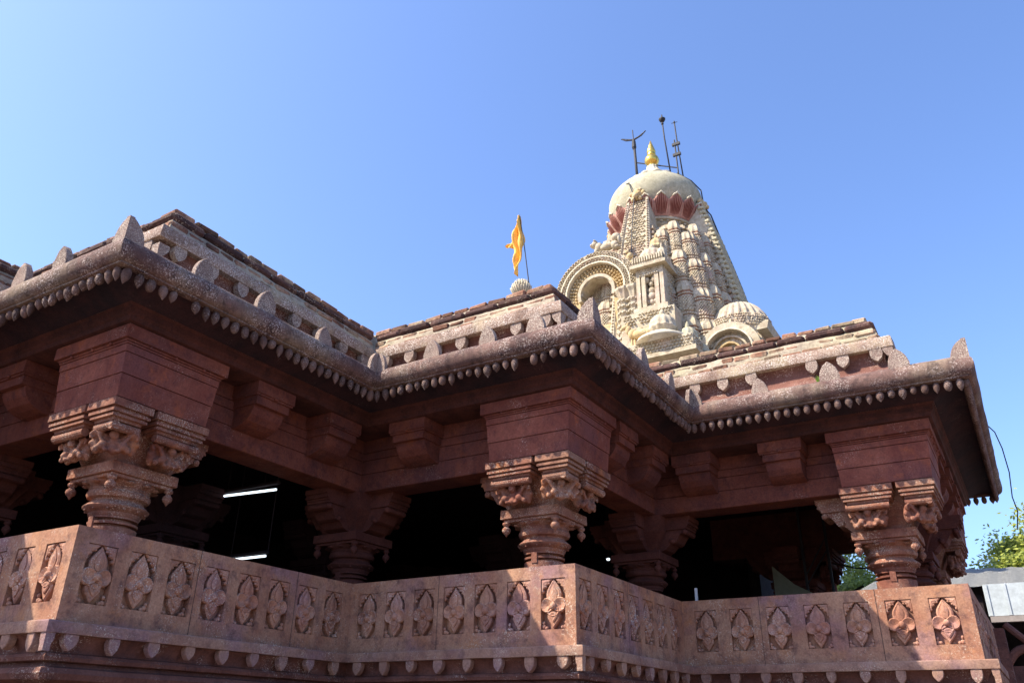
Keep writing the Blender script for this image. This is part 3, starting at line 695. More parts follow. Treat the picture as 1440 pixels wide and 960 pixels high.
setp(obj('hanging_cable', bm, M['cable']), 'black cable sagging across the far opening in front of the tree', 'cable')
bm = bmesh.new(); box(bm, -3.72, -3.69, 10.72, 10.75, .9, 1.72)
setp(obj('white_rod', bm, M['housing']), 'short white rod standing behind the inner corner of the right parapet', 'rod')

# ---- weed on the roof
bm = bmesh.new()
for k in range(70):
    a = random.uniform(0, 6.28); r = random.uniform(.0, .07); p = Vector((-1.66 + r * math.cos(a), 10.62 + r * math.sin(a), 4.13)); d = Vector((math.cos(a) * .6, math.sin(a) * .6, 1.4)).normalized() * random.uniform(.1, .22)
    s = Vector((-d.y, d.x, 0)).normalized() * .012
    v = [bm.verts.new(q) for q in (p - s, p + d * .5 - s * 1.4, p + d, p + d * .5 + s * 1.4)]; bm.faces.new(v)
setp(obj('weed', bm, M['weed'], recalc=False), 'small green weed sprouting behind a leaf finial on the right roof edge', 'weed')

# ------------------------------------------------------------------ the spire
TX, TY = -7.93, 22.0
tower = empty('temple_spire', (TX, TY, -1.6), label='cream carved temple spire with grey dome and pink lotus petals behind the red hall', cat='spire')
def RZf(z):
    K_ = [(-2, 3.3), (5, 3.15), (8, 2.95), (10, 2.68), (12, 2.36), (13, 2.14), (14.2, 1.86), (15.4, 1.52), (16, 1.35)]
    for (a, ra), (b, rb) in zip(K_, K_[1:]):
        if z <= b: return ra + (rb - ra) * (z - a) / (b - a)
    return K_[-1][1]
def lace(bm, P, nu, nv, h, seed=0, fill=.85):
    """small raised bosses over a patch; P(u,v,n) with u,v in 0..1, n outward metres"""
    rnd = random.Random(seed)
    for a in range(nu):
        for b in range(nv):
            if rnd.random() > fill: continue
            u = (a + .5 + (.5 if b % 2 else 0)) / (nu + .5); v = (b + .5) / nv
            du, dv = .42 / nu, .42 / nv; k = rnd.random()
            if k < .5: q = ((u - du, v), (u, v - dv), (u + du, v), (u, v + dv))
            else: q = ((u - du, v - dv), (u + du, v - dv * .4), (u + du * .8, v + dv), (u - du * .6, v + dv * .7))
            A = [bm.verts.new(P(x, y, 0)) for x, y in q]; B = [bm.verts.new(P(u + (x - u) * .6, v + (y - v) * .6, h)) for x, y in q]
            for t in range(4): bm.faces.new((A[t], A[(t + 1) % 4], B[(t + 1) % 4], B[t]))
            bm.faces.new(B)
# core
bm = bmesh.new()
q = [(0, 1), (.30, 1), (.30, .88), (.60, .88), (.60, .74), (.74, .74)]
quad_ = q + [(b, a) for a, b in reversed(q[:-1])]
plan_pts = []
for rot in range(4):
    c_, s_ = [(1, 0), (0, -1), (-1, 0), (0, 1)][rot]
    for a, b in quad_[:-1]: plan_pts.append((a * c_ - b * -s_ * -1 if False else a * c_ + b * s_ * -1 * -1, -a * s_ * 1 + b * c_) if False else (a * c_ + b * (-s_) * -1, a * (-(-s_)) * -1 + b * c_))
# simple explicit rotation (clockwise from +Y)
plan_pts = []
for rot in range(4):
    th = -rot * math.pi / 2
    for a, b in quad_[:-1]: plan_pts.append((a * math.cos(th) - b * math.sin(th), a * math.sin(th) + b * math.cos(th)))
rings = []; z = 5.5; k = 0
zs = [-1.6, 3.0]
while z < 14.1: zs += [z, z + .10, z + .12, z + .20]; z += .22
for n_, z in enumerate(zs):
    rr = RZf(z) * (1.0 if n_ < 2 else (1.015 if (n_ - 2) % 4 < 2 else .975))
    rings.append([bm.verts.new((TX + a * rr, TY + b * rr, z)) for a, b in plan_pts])
for A, B in zip(rings, rings[1:]):
    n_ = len(A)
    for t in range(n_): bm.faces.new((A[t], A[(t + 1) % n_], B[(t + 1) % n_], B[t]))
bm.faces.new(rings[-1])
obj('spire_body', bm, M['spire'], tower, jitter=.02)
# transform helper: face f: 0=-Y, 1=+X, 2=+Y, 3=-X ; local (u sideways to the right when facing it, n outward)
def FW(f, u, n, z):
    if f == 0: return Vector((TX + u, TY - n, z))
    if f == 1: return Vector((TX + n, TY + u, z))
    if f == 2: return Vector((TX - u, TY + n, z))
    return Vector((TX - n, TY - u, z))
# spines
for f in range(4):
    bm = bmesh.new(); zt, zb = 15.55, 6.0; n_ = 46
    cols = []
    for k in range(n_ + 1):
        z = zb + (zt - zb) * k / n_; rr = RZf(z); hw = .27 * rr * .95 if z < 15 else .27 * rr * .9
        cols.append([bm.verts.new(FW(f, u, n, z)) for u, n in ((-hw, rr - .6), (-hw, rr + .12), (-hw * .8, rr + .15), (-hw * .72, rr + .09), (hw * .72, rr + .09), (hw * .8, rr + .15), (hw, rr + .12), (hw, rr - .6))])
    for A, B in zip(cols, cols[1:]):
        for t in range(7): bm.faces.new((A[t], A[t + 1], B[t + 1], B[t]))
    bm.faces.new(cols[-1])
    if f < 2:
        def P(u, v, h):
            z = zb + (zt - zb) * v; rr = RZf(z); return FW(f, (u - .5) * 2 * .27 * rr * .68, rr + .09 + h, z)
        lace(bm, P, 6, 90, .055, f + 3, .92)
        for s in (-1, 1):
            for k in range(86):
                z = 6.1 + k * .109; rr = RZf(z); c = FW(f, s * .27 * rr * .84, rr + .15, z); ellipsoid(bm, c, (.035, .035, .035), n=6, m=4)
    obj('spine_band', bm, M['cream'], tower)
    # lion mask at the head
    bm = bmesh.new()
    c = lambda u, n, z: FW(f, u, 1.5 + n, 15.62 + z)
    for (u, n, z, r) in ((0, .12, .05, .19), (0, .27, -.03, .09), (-.09, .24, .08, .05), (.09, .24, .08, .05), (-.2, .1, .14, .08), (.2, .1, .14, .08), (0, .1, .25, .09), (-.12, .2, -.12, .07), (.12, .2, -.12, .07), (-.1, .08, .28, .06), (.1, .08, .28, .06), (-.22, .05, -.02, .08), (.22, .05, -.02, .08)):
        ellipsoid(bm, c(u, n, z), (r, r, r), n=8, m=6)
    obj('lion_mask', bm, M['ochre'], tower, smooth=True, jitter=.02)
# columns of stacked miniature spires
def mini_column(f, uf, nf, w, zb, zt, tiers_n):
    tiers_n = 6
    bm = bmesh.new(); th = (zt - zb) / tiers_n; prev = None
    for t in range(tiers_n):
        z0 = zb + t * th; R0 = RZf(z0 + th * .5); sc = R0 / 2.4; ww = w * sc
        c = FW(f, uf * R0, nf * R0, z0); lean = FW(f, uf * RZf(z0 + th), nf * RZf(z0 + th), z0 + th) - c
        prof = [(.92, 0), (1.0, .02), (1.0, .06), (.86, .075), (.86, .10), (.96, .115), (.96, .14), (.84, .155), (.84, .18), (.95, .22), (1.0, .32), (1.0, .44), (.96, .54), (.90, .61), (.84, .635), (.94, .65), (.95, .68), (.84, .70), (.82, .72), (.92, .75), (.94, .80), (.90, .87), (.82, .93), (.76, .96), (.76, 1.0)]
        rings = []
        for r, v in prof:
            cc = c + lean * v; ring = []
            for k in range(16):
                a = 2 * math.pi * k / 16; sq = 1.12 if k % 4 == 2 else (1.0 if k % 2 else 1.0)
                fl = (1 + .07 * math.cos(8 * a)) if .7 < v < .95 else 1
                ring.append(bm.verts.new(cc + Vector((math.cos(a), math.sin(a), 0)) * r * ww * sq * fl))
            rings.append(ring)
        for q_, (A, B) in enumerate(zip(rings, rings[1:])):
            for k in range(16): bm.faces.new((A[k], A[(k + 1) % 16], B[(k + 1) % 16], B[k])).material_index = 1 if q_ in (2, 3, 6, 7, 13, 14, 17, 18) else (2 if 8 <= q_ <= 12 else 0)  # barrel ground darkened under cream bosses: recess shade put into pinkish limewash
        bm.faces.new(rings[-1])
        # beadwork
        for vv, cnt, rad, br in ((.128, 20, .97, .02), (.665, 20, .96, .018), (.04, 20, 1.0, .018)):
            for k in range(cnt):
                a = 2 * math.pi * k / cnt; cc = c + lean * vv + Vector((math.cos(a), math.sin(a), 0)) * rad * ww; s = br * sc; box(bm, cc.x - s, cc.x + s, cc.y - s, cc.y + s, cc.z - s, cc.z + s)
        for row in range(9):
            for k in range(20):
                if random.random() < .10 or k % 5 == 4: continue
                a = 2 * math.pi * (k + .5 * (row % 2)) / 20; vv = .22 + row * .044; cc = c + lean * vv + Vector((math.cos(a), math.sin(a), 0)) * 1.0 * ww; s = .021 * sc
                box(bm, cc.x - s, cc.x + s, cc.y - s, cc.y + s, cc.z - s, cc.z + s)
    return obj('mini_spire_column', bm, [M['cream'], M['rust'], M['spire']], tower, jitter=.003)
for f in (0, 1, 3):
    for s in ((1, -1)):
        mini_column(f, s * .405, .92, .235, 7.1, 13.95, 6)
        if f != 3:
            mini_column(f, s * .605, .86, .235, 6.7, 14.25, 6); mini_column(f, s * .79, .745, .22, 6.9, 13.75, 6)
for (su, sv) in ((1, -1), (-1, -1), (1, 1)):
    bm = None
    pass
# stepped rib slabs down the right spine edge
bm = bmesh.new()
for k in range(44):
    z = 7.0 + k * .193; rr = RZf(z); w_ = .27 * rr
    for t in (0,):
        a = FW(1, -w_, rr + .02, z); b = FW(1, w_, rr + .22, z); box(bm, a.x, b.x, a.y, b.y, z, z + .12)
obj('ribbed_spine', bm, M['dome'], tower, bevel=.03, jitter=.015)
# neck and dome
bm = bmesh.new(); lathe(bm, (TX, TY, 0), [(1.25, 13.8), (1.25, 14.58), (1.30, 14.62), (1.33, 14.68), (1.24, 14.72), (1.22, 14.82), (1.33, 14.86), (1.34, 14.92), (1.28, 14.98), (1.28, 15.4)], 48)
for k in range(40):
    a = 2 * math.pi * k / 40; ellipsoid(bm, (TX + 1.31 * math.cos(a), TY + 1.31 * math.sin(a), 14.77), (.05, .05, .04), n=6, m=4)
obj('neck', bm, M['cream'], tower, angle=40)
bm = bmesh.new(); pr = []
DR, DZ = 1.585, 16.14
pr.append((1.3, 15.3))
for k in range(-5, 19):
    t = k / 18 * math.pi / 2; pr.append((DR * math.cos(t), DZ + (1.06 if k > 0 else 1.35) * math.sin(t)))
pr[-1] = (0, pr[-1][1]); lathe(bm, (TX, TY, 0), pr, 64); obj('dome', bm, M['dome'], tower, smooth=True, jitter=.012)
# lotus petals
NP = 20
def lotus_petal(a0):
    root = None; bm = bmesh.new(); H = .70; hw = math.pi / NP * .98
    def S(u, v, n): # u -1..1 across, v 0..1 up
        ang = a0 + hw * u; z = 14.96 + H * v; rr = 1.30 + .30 * math.sin(v * 1.5) + .07 * v * v + n
        return Vector((TX + rr * math.cos(ang), TY + rr * math.sin(ang), z))
    def top(u): return 1 - .34 * abs(u) ** 1.2 - .035 * abs(math.sin(u * 9.4))
    nu = 14; rows = 8; g = []
    for a in range(nu + 1):
        u = -1 + 2 * a / nu; col = []
        for b in range(rows + 1): col.append(bm.verts.new(S(u, top(u) * b / rows, .02)))
        g.append(col)
    for a in range(nu):
        for b in range(rows): bm.faces.new((g[a][b], g[a + 1][b], g[a + 1][b + 1], g[a][b + 1]))
    bk = [bm.verts.new(S(-1 + 2 * a / nu, top(-1 + 2 * a / nu), -.07)) for a in range(nu + 1)]
    for a in range(nu): bm.faces.new((g[a][rows], g[a + 1][rows], bk[a + 1], bk[a]))
    root = obj('lotus_petal', bm, M['petal'], tower, smooth=True, recalc=False)
    bm = bmesh.new()
    for u in (-.78, -.52, -.27, 0, .27, .52, .78):
        v0, v1 = .05 + .16 * (1 - abs(u)) * 0 + .05 * abs(u), top(u) * .95; n_ = 6; w_ = .08
        A = [bm.verts.new(S(u * (.75 + .25 * k / n_) - w_ * math.sin(math.pi * (.15 + .8 * k / n_)), v0 + (v1 - v0) * k / n_, .032)) for k in range(n_ + 1)]
        B = [bm.verts.new(S(u * (.75 + .25 * k / n_) + w_ * math.sin(math.pi * (.15 + .8 * k / n_)), v0 + (v1 - v0) * k / n_, .032)) for k in range(n_ + 1)]
        for k in range(n_): bm.faces.new((A[k], B[k], B[k + 1], A[k + 1]))
    obj('petal_stripe', bm, M['petal_dark'], root, recalc=False)
    bm = bmesh.new(); tube(bm, [S(-.5 + k / 10, top(-.5 + k / 10) + .0, .02) for k in range(11)], .03, 6); obj('petal_rim', bm, M['petal_rim'], root, smooth=True)
for k in range(NP):
    a0 = -math.pi / 2 + 2 * math.pi * (k + .52) / NP
    if -200 < math.degrees(a0) - 0 < 60 or True: lotus_petal(a0)
# crown and gilded finial
bm = bmesh.new(); lathe(bm, (TX, TY, 17.14), [(.60, -.1), (.80, 0), (.80, .08), (.64, .15), (.50, .28), (.38, .36), (.28, .54), (.19, .70), (.2, .76)], 60, flute=.05, nf=12); obj('dome_crown', bm, M['petal_rim'], tower, smooth=True)
bm = bmesh.new(); lathe(bm, (TX, TY, 17.88), [(.13, 0), (.17, .04), (.13, .09), (.15, .12), (.23, .2), (.26, .31), (.23, .42), (.12, .49), (.15, .52), (.16, .57), (.12, .61), (.15, .66), (.16, .70), (.14, .78), (.08, .98), (0, 1.24)], 24); obj('gilded_finial', bm, M['gold'], tower, smooth=True)

# niche kiosk
bm = bmesh.new(); nx0, nx1, ny = -7.62, -6.78, 19.05
box(bm, nx0, nx1, ny + .28, 20.3, 10.75, 12.1); box(bm, nx0 - .08, nx1 + .10, ny - .10, 20.3, 10.62, 10.76); box(bm, nx0 - .12, nx1 + .14, ny - .16, 20.3, 12.05, 12.15); box(bm, nx0 - .05, nx1 + .06, ny - .08, 20.3, 12.15, 12.25)
for xx in (nx0, nx0 + .16, nx1 - .28, nx1 - .12): box(bm, xx, xx + .12, ny, ny + .3, 10.76, 12.05)
box(bm, nx0, nx1, ny + .01, ny + .3, 11.82, 12.05)
lace(bm, lambda u, v, h: Vector((nx0 + .1 + u * .64, ny + .01 - h, 11.80 + v * .22)), 8, 3, .04, 5)
lace(bm, lambda u, v, h: Vector((nx1 + h, ny + .3 + u * .9, 10.8 + v * 1.2)), 9, 12, .04, 6)
for xx in (nx0 + .28, nx1 - .32): ellipsoid(bm, (xx, ny + .12, 11.72), (.1, .08, .12), n=8, m=5)
niche = obj('niche', bm, M['cream'], tower, jitter=.008)
bm = bmesh.new(); cx_, cy_ = (nx0 + nx1) / 2 - .02, ny + .16
for (dx, dz, r) in ((0, .80, .085), (0, .93, .05), (0, .58, .12), (0, .40, .14), (-.14, .6, .06), (.14, .6, .06), (-.15, .46, .05), (.15, .46, .05), (-.11, .24, .08), (.11, .24, .08), (0, .22, .1), (-.08, .10, .06), (.08, .10, .06)):
    ellipsoid(bm, (cx_ + dx, cy_, 10.78 + dz), (r, r * .8, r), n=9, m=6)
obj('niche_figure', bm, M['cream'], niche, smooth=True)
bm = bmesh.new()
for k in range(13):
    xx = nx0 - .05 + k * .075; box(bm, xx, xx + .04, ny - .12, ny + .02, 12.25, 12.42)
box(bm, nx0 - .05, nx1 + .05, ny - .06, 20.3, 12.25, 12.38)
obj('cornice_teeth', bm, M['cream'], niche)
# small fluted domes over and under the kiosk
def fluted_dome(c, r, h, mat, parent, nf=12):
    bm = bmesh.new(); pr = [(r * .95, -h * .5), (r * .95, -h * .2), (r * 1.05, -h * .12), (r * 1.05, 0)]
    for k in range(9):
        t = k / 8 * math.pi / 2; pr.append((r * math.cos(t) * (1 + .06 * math.sin(2 * t)), h * math.sin(t)))
    pr[-1] = (r * .2, h); pr += [(r * .24, h + .04), (r * .16, h + .12), (0, h + .2)]
    lathe(bm, c, pr, 48, flute=.05, nf=nf); return obj('fluted_dome', bm, mat, parent, smooth=True)
fluted_dome((-7.25, 19.55, 12.50), .40, .46, M['cream'], tower); fluted_dome((-6.88, 19.35, 12.5), .15, .3, M['cream'], tower, 8)
fluted_dome((-7.25, 19.95, 13.25), .2, .32, M['ochre'], tower, 8)
fluted_dome((-6.80, 18.75, 9.86), .36, .40, M['cream'], tower); fluted_dome((-6.2, 19.0, 9.5), .26, .34, M['dome'], tower, 10); fluted_dome((-5.98, 19.3, 9.15), .22, .28, M['dome'], tower, 10)
# base mound and carved frieze course under them
bm = bmesh.new(); lathe(bm, (-6.85, 18.8, 9.40), [(.75, 0), (.7, .1), (.5, .22), (.36, .3)], 24); obj('lotus_base', bm, M['petal_rim'], tower, smooth=True)
bm = bmesh.new()
box(bm, -10.4, -5.9, 18.45, 20.5, 9.0, 9.4); box(bm, -10.5, -5.8, 18.35, 20.5, 8.88, 9.0); box(bm, -10.4, -5.9, 18.7, 20.5, 8.2, 8.88)
box(bm, -8.1, -6.5, 18.95, 20.5, 9.4, 10.62)
lace(bm, lambda u, v, h: Vector((-10.4 + u * 4.5, 18.45 - h, 9.02 + v * .36)), 46, 4, .05, 9, .95)
lace(bm, lambda u, v, h: Vector((-5.9 + h, 18.45 + u * 2, 9.02 + v * .36)), 20, 4, .05, 10, .95)
lace(bm, lambda u, v, h: Vector((-8.05 + u * 1.5, 18.95 - h, 10.25 + v * .35)), 14, 4, .06, 12, .8)
obj('carved_course', bm, M['cream'], tower, jitter=.012)
# calf relief
bm = bmesh.new(); cx_, cy_ = -7.45, 18.75
E = lambda dx, dz, rx, rz, ry=.12: ellipsoid(bm, (cx_ + dx, cy_, 9.42 + dz), (rx, ry, rz), n=10, m=7)
E(0, .42, .30, .15, .15); E(-.24, .47, .13, .15); E(.25, .44, .13, .14); E(-.36, .62, .09, .13, .08); E(-.46, .72, .12, .07, .07); E(-.56, .68, .06, .045, .05); E(-.38, .80, .03, .06, .03)
for dx in (-.27, -.18, .22, .31): E(dx, .16, .045, .19, .045)
E(.38, .35, .025, .16, .03); E(0, .55, .1, .07, .1)
obj('calf_statue', bm, M['ochre'], tower, smooth=True, jitter=.01)
# side porch with the round arch
AX, AZ, AY = -9.0, 11.85, 19.2
def ring_arch(name, r0, r1, ya, yb, mat, lac=0, t0=-20, t1=200, par=tower, jit=.01, cx=AX, cz=AZ):
    bm = bmesh.new(); n_ = 44; cols = []
    for k in range(n_ + 1):
        a = R(t0 + (t1 - t0) * k / n_); ca, sa = math.cos(a), math.sin(a)
        cols.append([bm.verts.new((cx + r * ca, y, cz + r * sa)) for r, y in ((r0, ya), (r1, ya), (r1, yb), (r0, yb))])
    for A, B in zip(cols, cols[1:]):
        for t in range(4): bm.faces.new((A[t], A[(t + 1) % 4], B[(t + 1) % 4], B[t]))
    bm.faces.new(cols[0]); bm.faces.new(cols[-1][::-1])
    if lac:
        def P(u, v, h):
            a = R(t0 + (t1 - t0) * u); r = r0 + (r1 - r0) * (.06 + .88 * v); return Vector((cx + r * math.cos(a), ya - h, cz + r * math.sin(a)))
        lace(bm, P, int((r0 + r1) * 2 * 9), lac, .06, int(r0 * 100), .95)
    return obj(name, bm, mat, par, jitter=jit)
arch = ring_arch('porch_vault', 1.05, 1.30, AY + .08, 22.5, M['cream'])
ring_arch('arch_band', 1.17, 1.35, AY, AY + .2, M['cream'], 3); ring_arch('arch_band', 1.00, 1.14, AY - .02, AY + .3, M['cream'], 3)
ring_arch('arch_fillet', 1.135, 1.175, AY - .05, AY + .2, M['petal_rim']); ring_arch('arch_fillet', .94, .99, AY - .05, AY + .3, M['petal_rim'])
ring_arch('arch_soffit', .58, .95, AY + .16, AY + .7, M['ochre'])
bm = bmesh.new()
for r, cnt in ((.88, 30), (.79, 26), (.70, 24)):
    for k in range(cnt):
        a = R(-15 + 210 * (k + (.5 if r == .79 else 0)) / (cnt - 1)); q_ = random.uniform(.036, .05); ellipsoid(bm, (AX + r * math.cos(a), AY + .13, AZ + r * math.sin(a)), (q_, .06, q_), n=7, m=5)
obj('bead_ring', bm, M['ochre'], tower, smooth=True)
ring_arch('arch_fillet', .52, .62, AY + .06, AY + .7, M['cream'])
bm = bmesh.new(); n_ = 30; pts = []
for k in range(n_ + 1):
    a = R(0 + 180 * k / n_); rr = .53 - .05 * abs(math.sin(a * 3.5)); pts.append((AX + rr * math.cos(a), AZ + rr * math.sin(a)))
outer_ = [(AX + .56 * math.cos(R(180 * k / n_)), AZ + .56 * math.sin(R(180 * k / n_))) for k in range(n_ + 1)]
for k in range(n_):
    for y_ in (AY + .12,):
        vs = [bm.verts.new((p[0], y_, p[1])) for p in (pts[k], pts[k + 1], outer_[k + 1], outer_[k])]; bm.faces.new(vs)
        vs2 = [bm.verts.new((p[0], yy, p[1])) for p, yy in ((pts[k], y_), (pts[k + 1], y_), (pts[k + 1], y_ + .4), (pts[k], y_ + .4))]; bm.faces.new(vs2)
obj('cusped_arch', bm, M['cream'], tower)
# walls of the porch below the arch, hollow inside
bm = bmesh.new()
box(bm, AX - 1.30, AX - .55, AY + .12, 22.5, 5, AZ); box(bm, AX + .55, AX + 1.25, AY + .15, 22.5, 5, AZ - .3); box(bm, AX - .6, AX + .6, AY + .1, AY + .9, 5, AZ - 1.15)
box(bm, AX - 1.2, AX + 1.2, 21.0, 21.2, 5, AZ + .9)
obj('porch_wall', bm, M['ochre'], tower, jitter=.01)
bm = bmesh.new()
for zz, ww in ((AZ - 1.1, .30), (AZ - .85, .25), (AZ - .6, .3), (AZ - .35, .24), (AZ - .1, .28), (AZ + .1, .2)): box(bm, AX + .28 - ww * .3, AX + .28 + ww, 20.0, 20.9, zz, zz + .16)
for k in range(16): ellipsoid(bm, (AX + .3 + random.uniform(-.2, .2), 20.0, AZ - 1.0 + k * .07), (.07, .07, .06), n=6, m=4)
obj('inner_carving', bm, M['ochre'], tower, bevel=.02, jitter=.02)
# columns right of the arch
for cx_ in (AX + .92, AX + 1.22):
    bm = bmesh.new(); prof = [(.26, -2.6), (.26, -2.2), (.2, -2.1)]
    for t in range(7): prof += [(.20, -1.95 + t * .2), (.25, -1.9 + t * .2), (.25, -1.86 + t * .2), (.18, -1.82 + t * .2)]
    prof += [(.24, -.45), (.30, -.35), (.30, -.28), (.2, -.24)]
    lathe(bm, (cx_, AY + .1, AZ + .1), prof, 20, flute=.05, nf=10)
    for row in range(7):
        for k in range(12):
            a = 2 * math.pi * k / 12; ellipsoid(bm, (cx_ + .24 * math.cos(a), AY + .1 + .24 * math.sin(a), AZ - 1.83 + row * .2), (.035, .035, .04), n=5, m=3)
    obj('porch_column', bm, M['cream'], tower, jitter=.008)
# crouching lion on the vault
bm = bmesh.new(); lx, ly, lz = -8.65, 19.45, 13.28
for (dx, dz, rx, rz) in ((0, .16, .30, .13), (-.28, .22, .14, .16), (-.42, .34, .12, .12), (-.50, .32, .07, .06), (.25, .15, .15, .15), (-.36, .08, .08, .12), (.34, .05, .1, .08), (.42, .28, .05, .16), (-.40, .46, .05, .05), (.30, .42, .16, .14)):
    ellipsoid(bm, (lx + dx, ly, lz + dz), (rx, .13, rz), n=9, m=6)
obj('lion_statue', bm, M['cream'], tower, smooth=True, jitter=.015)
bm = bmesh.new()
for (dx, dz, r) in ((0, 0, .13), (.1, .16, .1), (-.1, .14, .09), (.02, .3, .07), (.14, -.12, .1), (-.1, -.14, .1), (0, -.3, .12), (.12, -.4, .1)): ellipsoid(bm, (AX + 1.0 + dx, AY + .2, AZ + 1.45 + dz - .6), (r, r, r), n=8, m=5)
obj('cresting', bm, M['ochre'], tower, smooth=True, jitter=.02)
# shell-headed gable on the right
SX, SZ, SY = -5.30, 9.15, 19.6
ring_arch('gable_arch', .66, .86, SY - .05, SY + .7, M['cream'], 0, -10, 190, cx=SX, cz=SZ); ring_arch('gable_fillet', .62, .67, SY - .12, SY + .3, M['petal_rim'], 0, -10, 190, cx=SX, cz=SZ)
ring_arch('gable_inner', .46, .51, SY + .05, SY + .4, M['cream'], 0, -10, 190, cx=SX, cz=SZ); ring_arch('gable_inner', .27, .32, SY + .02, SY + .4, M['ochre'], 0, -10, 190, cx=SX, cz=SZ)
bm = bmesh.new(); n_ = 24
vs = [bm.verts.new((SX + .8 * math.cos(R(180 * k / n_)), SY + .18, SZ + .8 * math.sin(R(180 * k / n_)))) for k in range(n_ + 1)]; bm.faces.new(vs)
box(bm, SX - .8, SX + .85, SY + .16, SY + 2.4, 6, SZ + .45); obj('gable_wall', bm, M['cream'], tower)
bm = bmesh.new(); pr = [(.84, -1.2), (.86, .0)]
for k in range(13):
    t = k / 12 * math.pi / 2; pr.append((.89 * math.cos(t) ** .85 if k < 12 else 0, 1.22 * math.sin(t)))
lathe(bm, (SX + .10, SY + 1.0, 9.78), pr, 120, flute=.035, nf=24)
def PS(u, v, h):
    a = R(180 + 180 * u); t = .12 + .38 * v; rr = .89 * math.cos(t) ** .85 + h + .02; return Vector((SX + .10 + rr * math.cos(a), SY + 1.0 + rr * math.sin(a), 9.78 + 1.22 * math.sin(t)))
lace(bm, PS, 40, 5, .04, 21, .92)
obj('shell_dome', bm, M['cream'], tower, jitter=.008)
bm = bmesh.new(); prism(bm, [(0, 0), (.28, 0), (.34, .22), (.26, .24), (.05, .12)], lambda x, z: Vector((SX + .80 + x, SY - .1, SZ + .42 + z)), lambda x, z: Vector((SX + .80 + x, SY + 1.2, SZ + .42 + z))); obj('gable_scroll', bm, M['cream'], tower)

# antennas and rods on the dome
def rod(name, pts, r, label, cat, extra=None):
    t = empty(name, pts[0], label=label, cat=cat); bm = bmesh.new(); tube(bm, pts, r, 8); obj('pole', bm, M['iron'], t, smooth=True)
    if extra: extra(t)
    return t
def ex1(t):
    for s in (-1, 1):
        bm = bmesh.new(); tube(bm, [(-8.56, 22, 19.40), (-8.56 + s * .3, 22, 19.38 + .10), (-8.56 + s * .48, 22, 19.40 + .22)], .035, 8, .02)
        tube(bm, [(-8.56, 22.05, 19.44), (-8.56 + s * .26, 22.05, 19.56), (-8.56 + s * .46, 22.05, 19.66)], .014, 6)
        obj('cross_arm', bm, M['iron'], t)
    bm = bmesh.new(); tube(bm, [(-8.57, 22, 19.40), (-8.58, 22, 19.85)], .02, 6); obj('tip', bm, M['iron'], t)
    bm = bmesh.new(); lathe(bm, (-8.56, 22, 18.95), [(.05, 0), (.085, .1), (.07, .35), (.05, .42)], 10); obj('clamp', bm, M['iron'], t)
    bm = bmesh.new(); tube(bm, [(-8.53, 22, 18.35), (-7.0, 22, 17.52)], .022, 6); obj('brace', bm, M['iron'], t)
rod('winged_antenna', [(-8.50, 22, 17.1), (-8.56, 22, 19.4)], .05, 'dark antenna mast with two spread wing arms, left of the gilded finial on the dome', 'antenna', ex1)
def ex2(t):
    bm = bmesh.new(); lathe(bm, (-7.43, 22, 19.72), [(.03, 0), (.08, .04), (.12, .12), (.12, .15), (.05, .2), (.03, .22), (.02, .34)], 14); obj('lamp_head', bm, M['iron'], t, smooth=True)
    bm = bmesh.new(); lathe(bm, (-7.43, 22, 19.60), [(.03, 0), (.05, .04), (.03, .12)], 10); obj('collar', bm, M['iron'], t)
rod('lamp_mast', [(-7.27, 22, 17.2), (-7.40, 22, 19.0), (-7.43, 22, 19.7)], .026, 'tallest thin mast with a round lamp head, just right of the gilded finial', 'mast', ex2)
def ex3(t):
    bm = bmesh.new(); tube(bm, [(-7.0, 22, 17.0), (-7.05, 22, 18.75)], .028, 6); obj('short_pole', bm, M['iron'], t)
    for zz in (18.05, 18.5):
        bm = bmesh.new(); box(bm, -7.14, -6.86, 21.96, 22.04, zz, zz + .1); obj('clamp_plate', bm, M['iron'], t)
    bm = bmesh.new(); tube(bm, [(-7.10, 22, 19.52), (-6.88, 22, 19.5)], .012, 6); lathe(bm, (-6.99, 22, 19.46), [(.02, 0), (.04, .06), (.0, .16)], 8); obj('rod_tip', bm, M['iron'], t)
rod('twin_rod', [(-6.84, 22, 16.9), (-6.95, 22, 18.6), (-6.99, 22, 19.5)], .024, 'lightning rod of two parallel poles clamped together, rightmost on the dome', 'lightning rod', ex3)
bm = bmesh.new(); pts = [(TX + 1.0, TY - .4, 17.0), (TX + 1.4, TY - .2, 16.66), (TX + 1.64, TY, 16.3), (TX + 1.68, TY, 15.6), (TX + 1.85, TY + .1, 15.3)]
for z in (14.5, 13.5, 12.5, 11.5, 10.5, 9.5): pts.append((TX + RZf(z) + .22, TY + .35 * RZf(z) * .7, z))
tube(bm, pts, .022, 6)
setp(obj('spire_cable', bm, M['cable']), 'dark cable running down the right edge of the spire from the dome', 'cable')
bm = bmesh.new(); tube(bm, [(-8.55, 21.9, 17.7), (-8.72, 21.4, 16.9), (-8.6, 20.72, 16.5), (-8.2, 20.4, 16.3), (-8.0, 20.28, 15.6), (-8.0, TY - RZf(14) - .2, 14), (-7.93, TY - RZf(12.5) - .22, 12.5), (-7.9, TY - RZf(10) - .22, 10)], .018, 6)
setp(obj('spire_cable', bm, M['cable']), 'thin dark wire hanging from the winged antenna down the front spine band', 'cable')

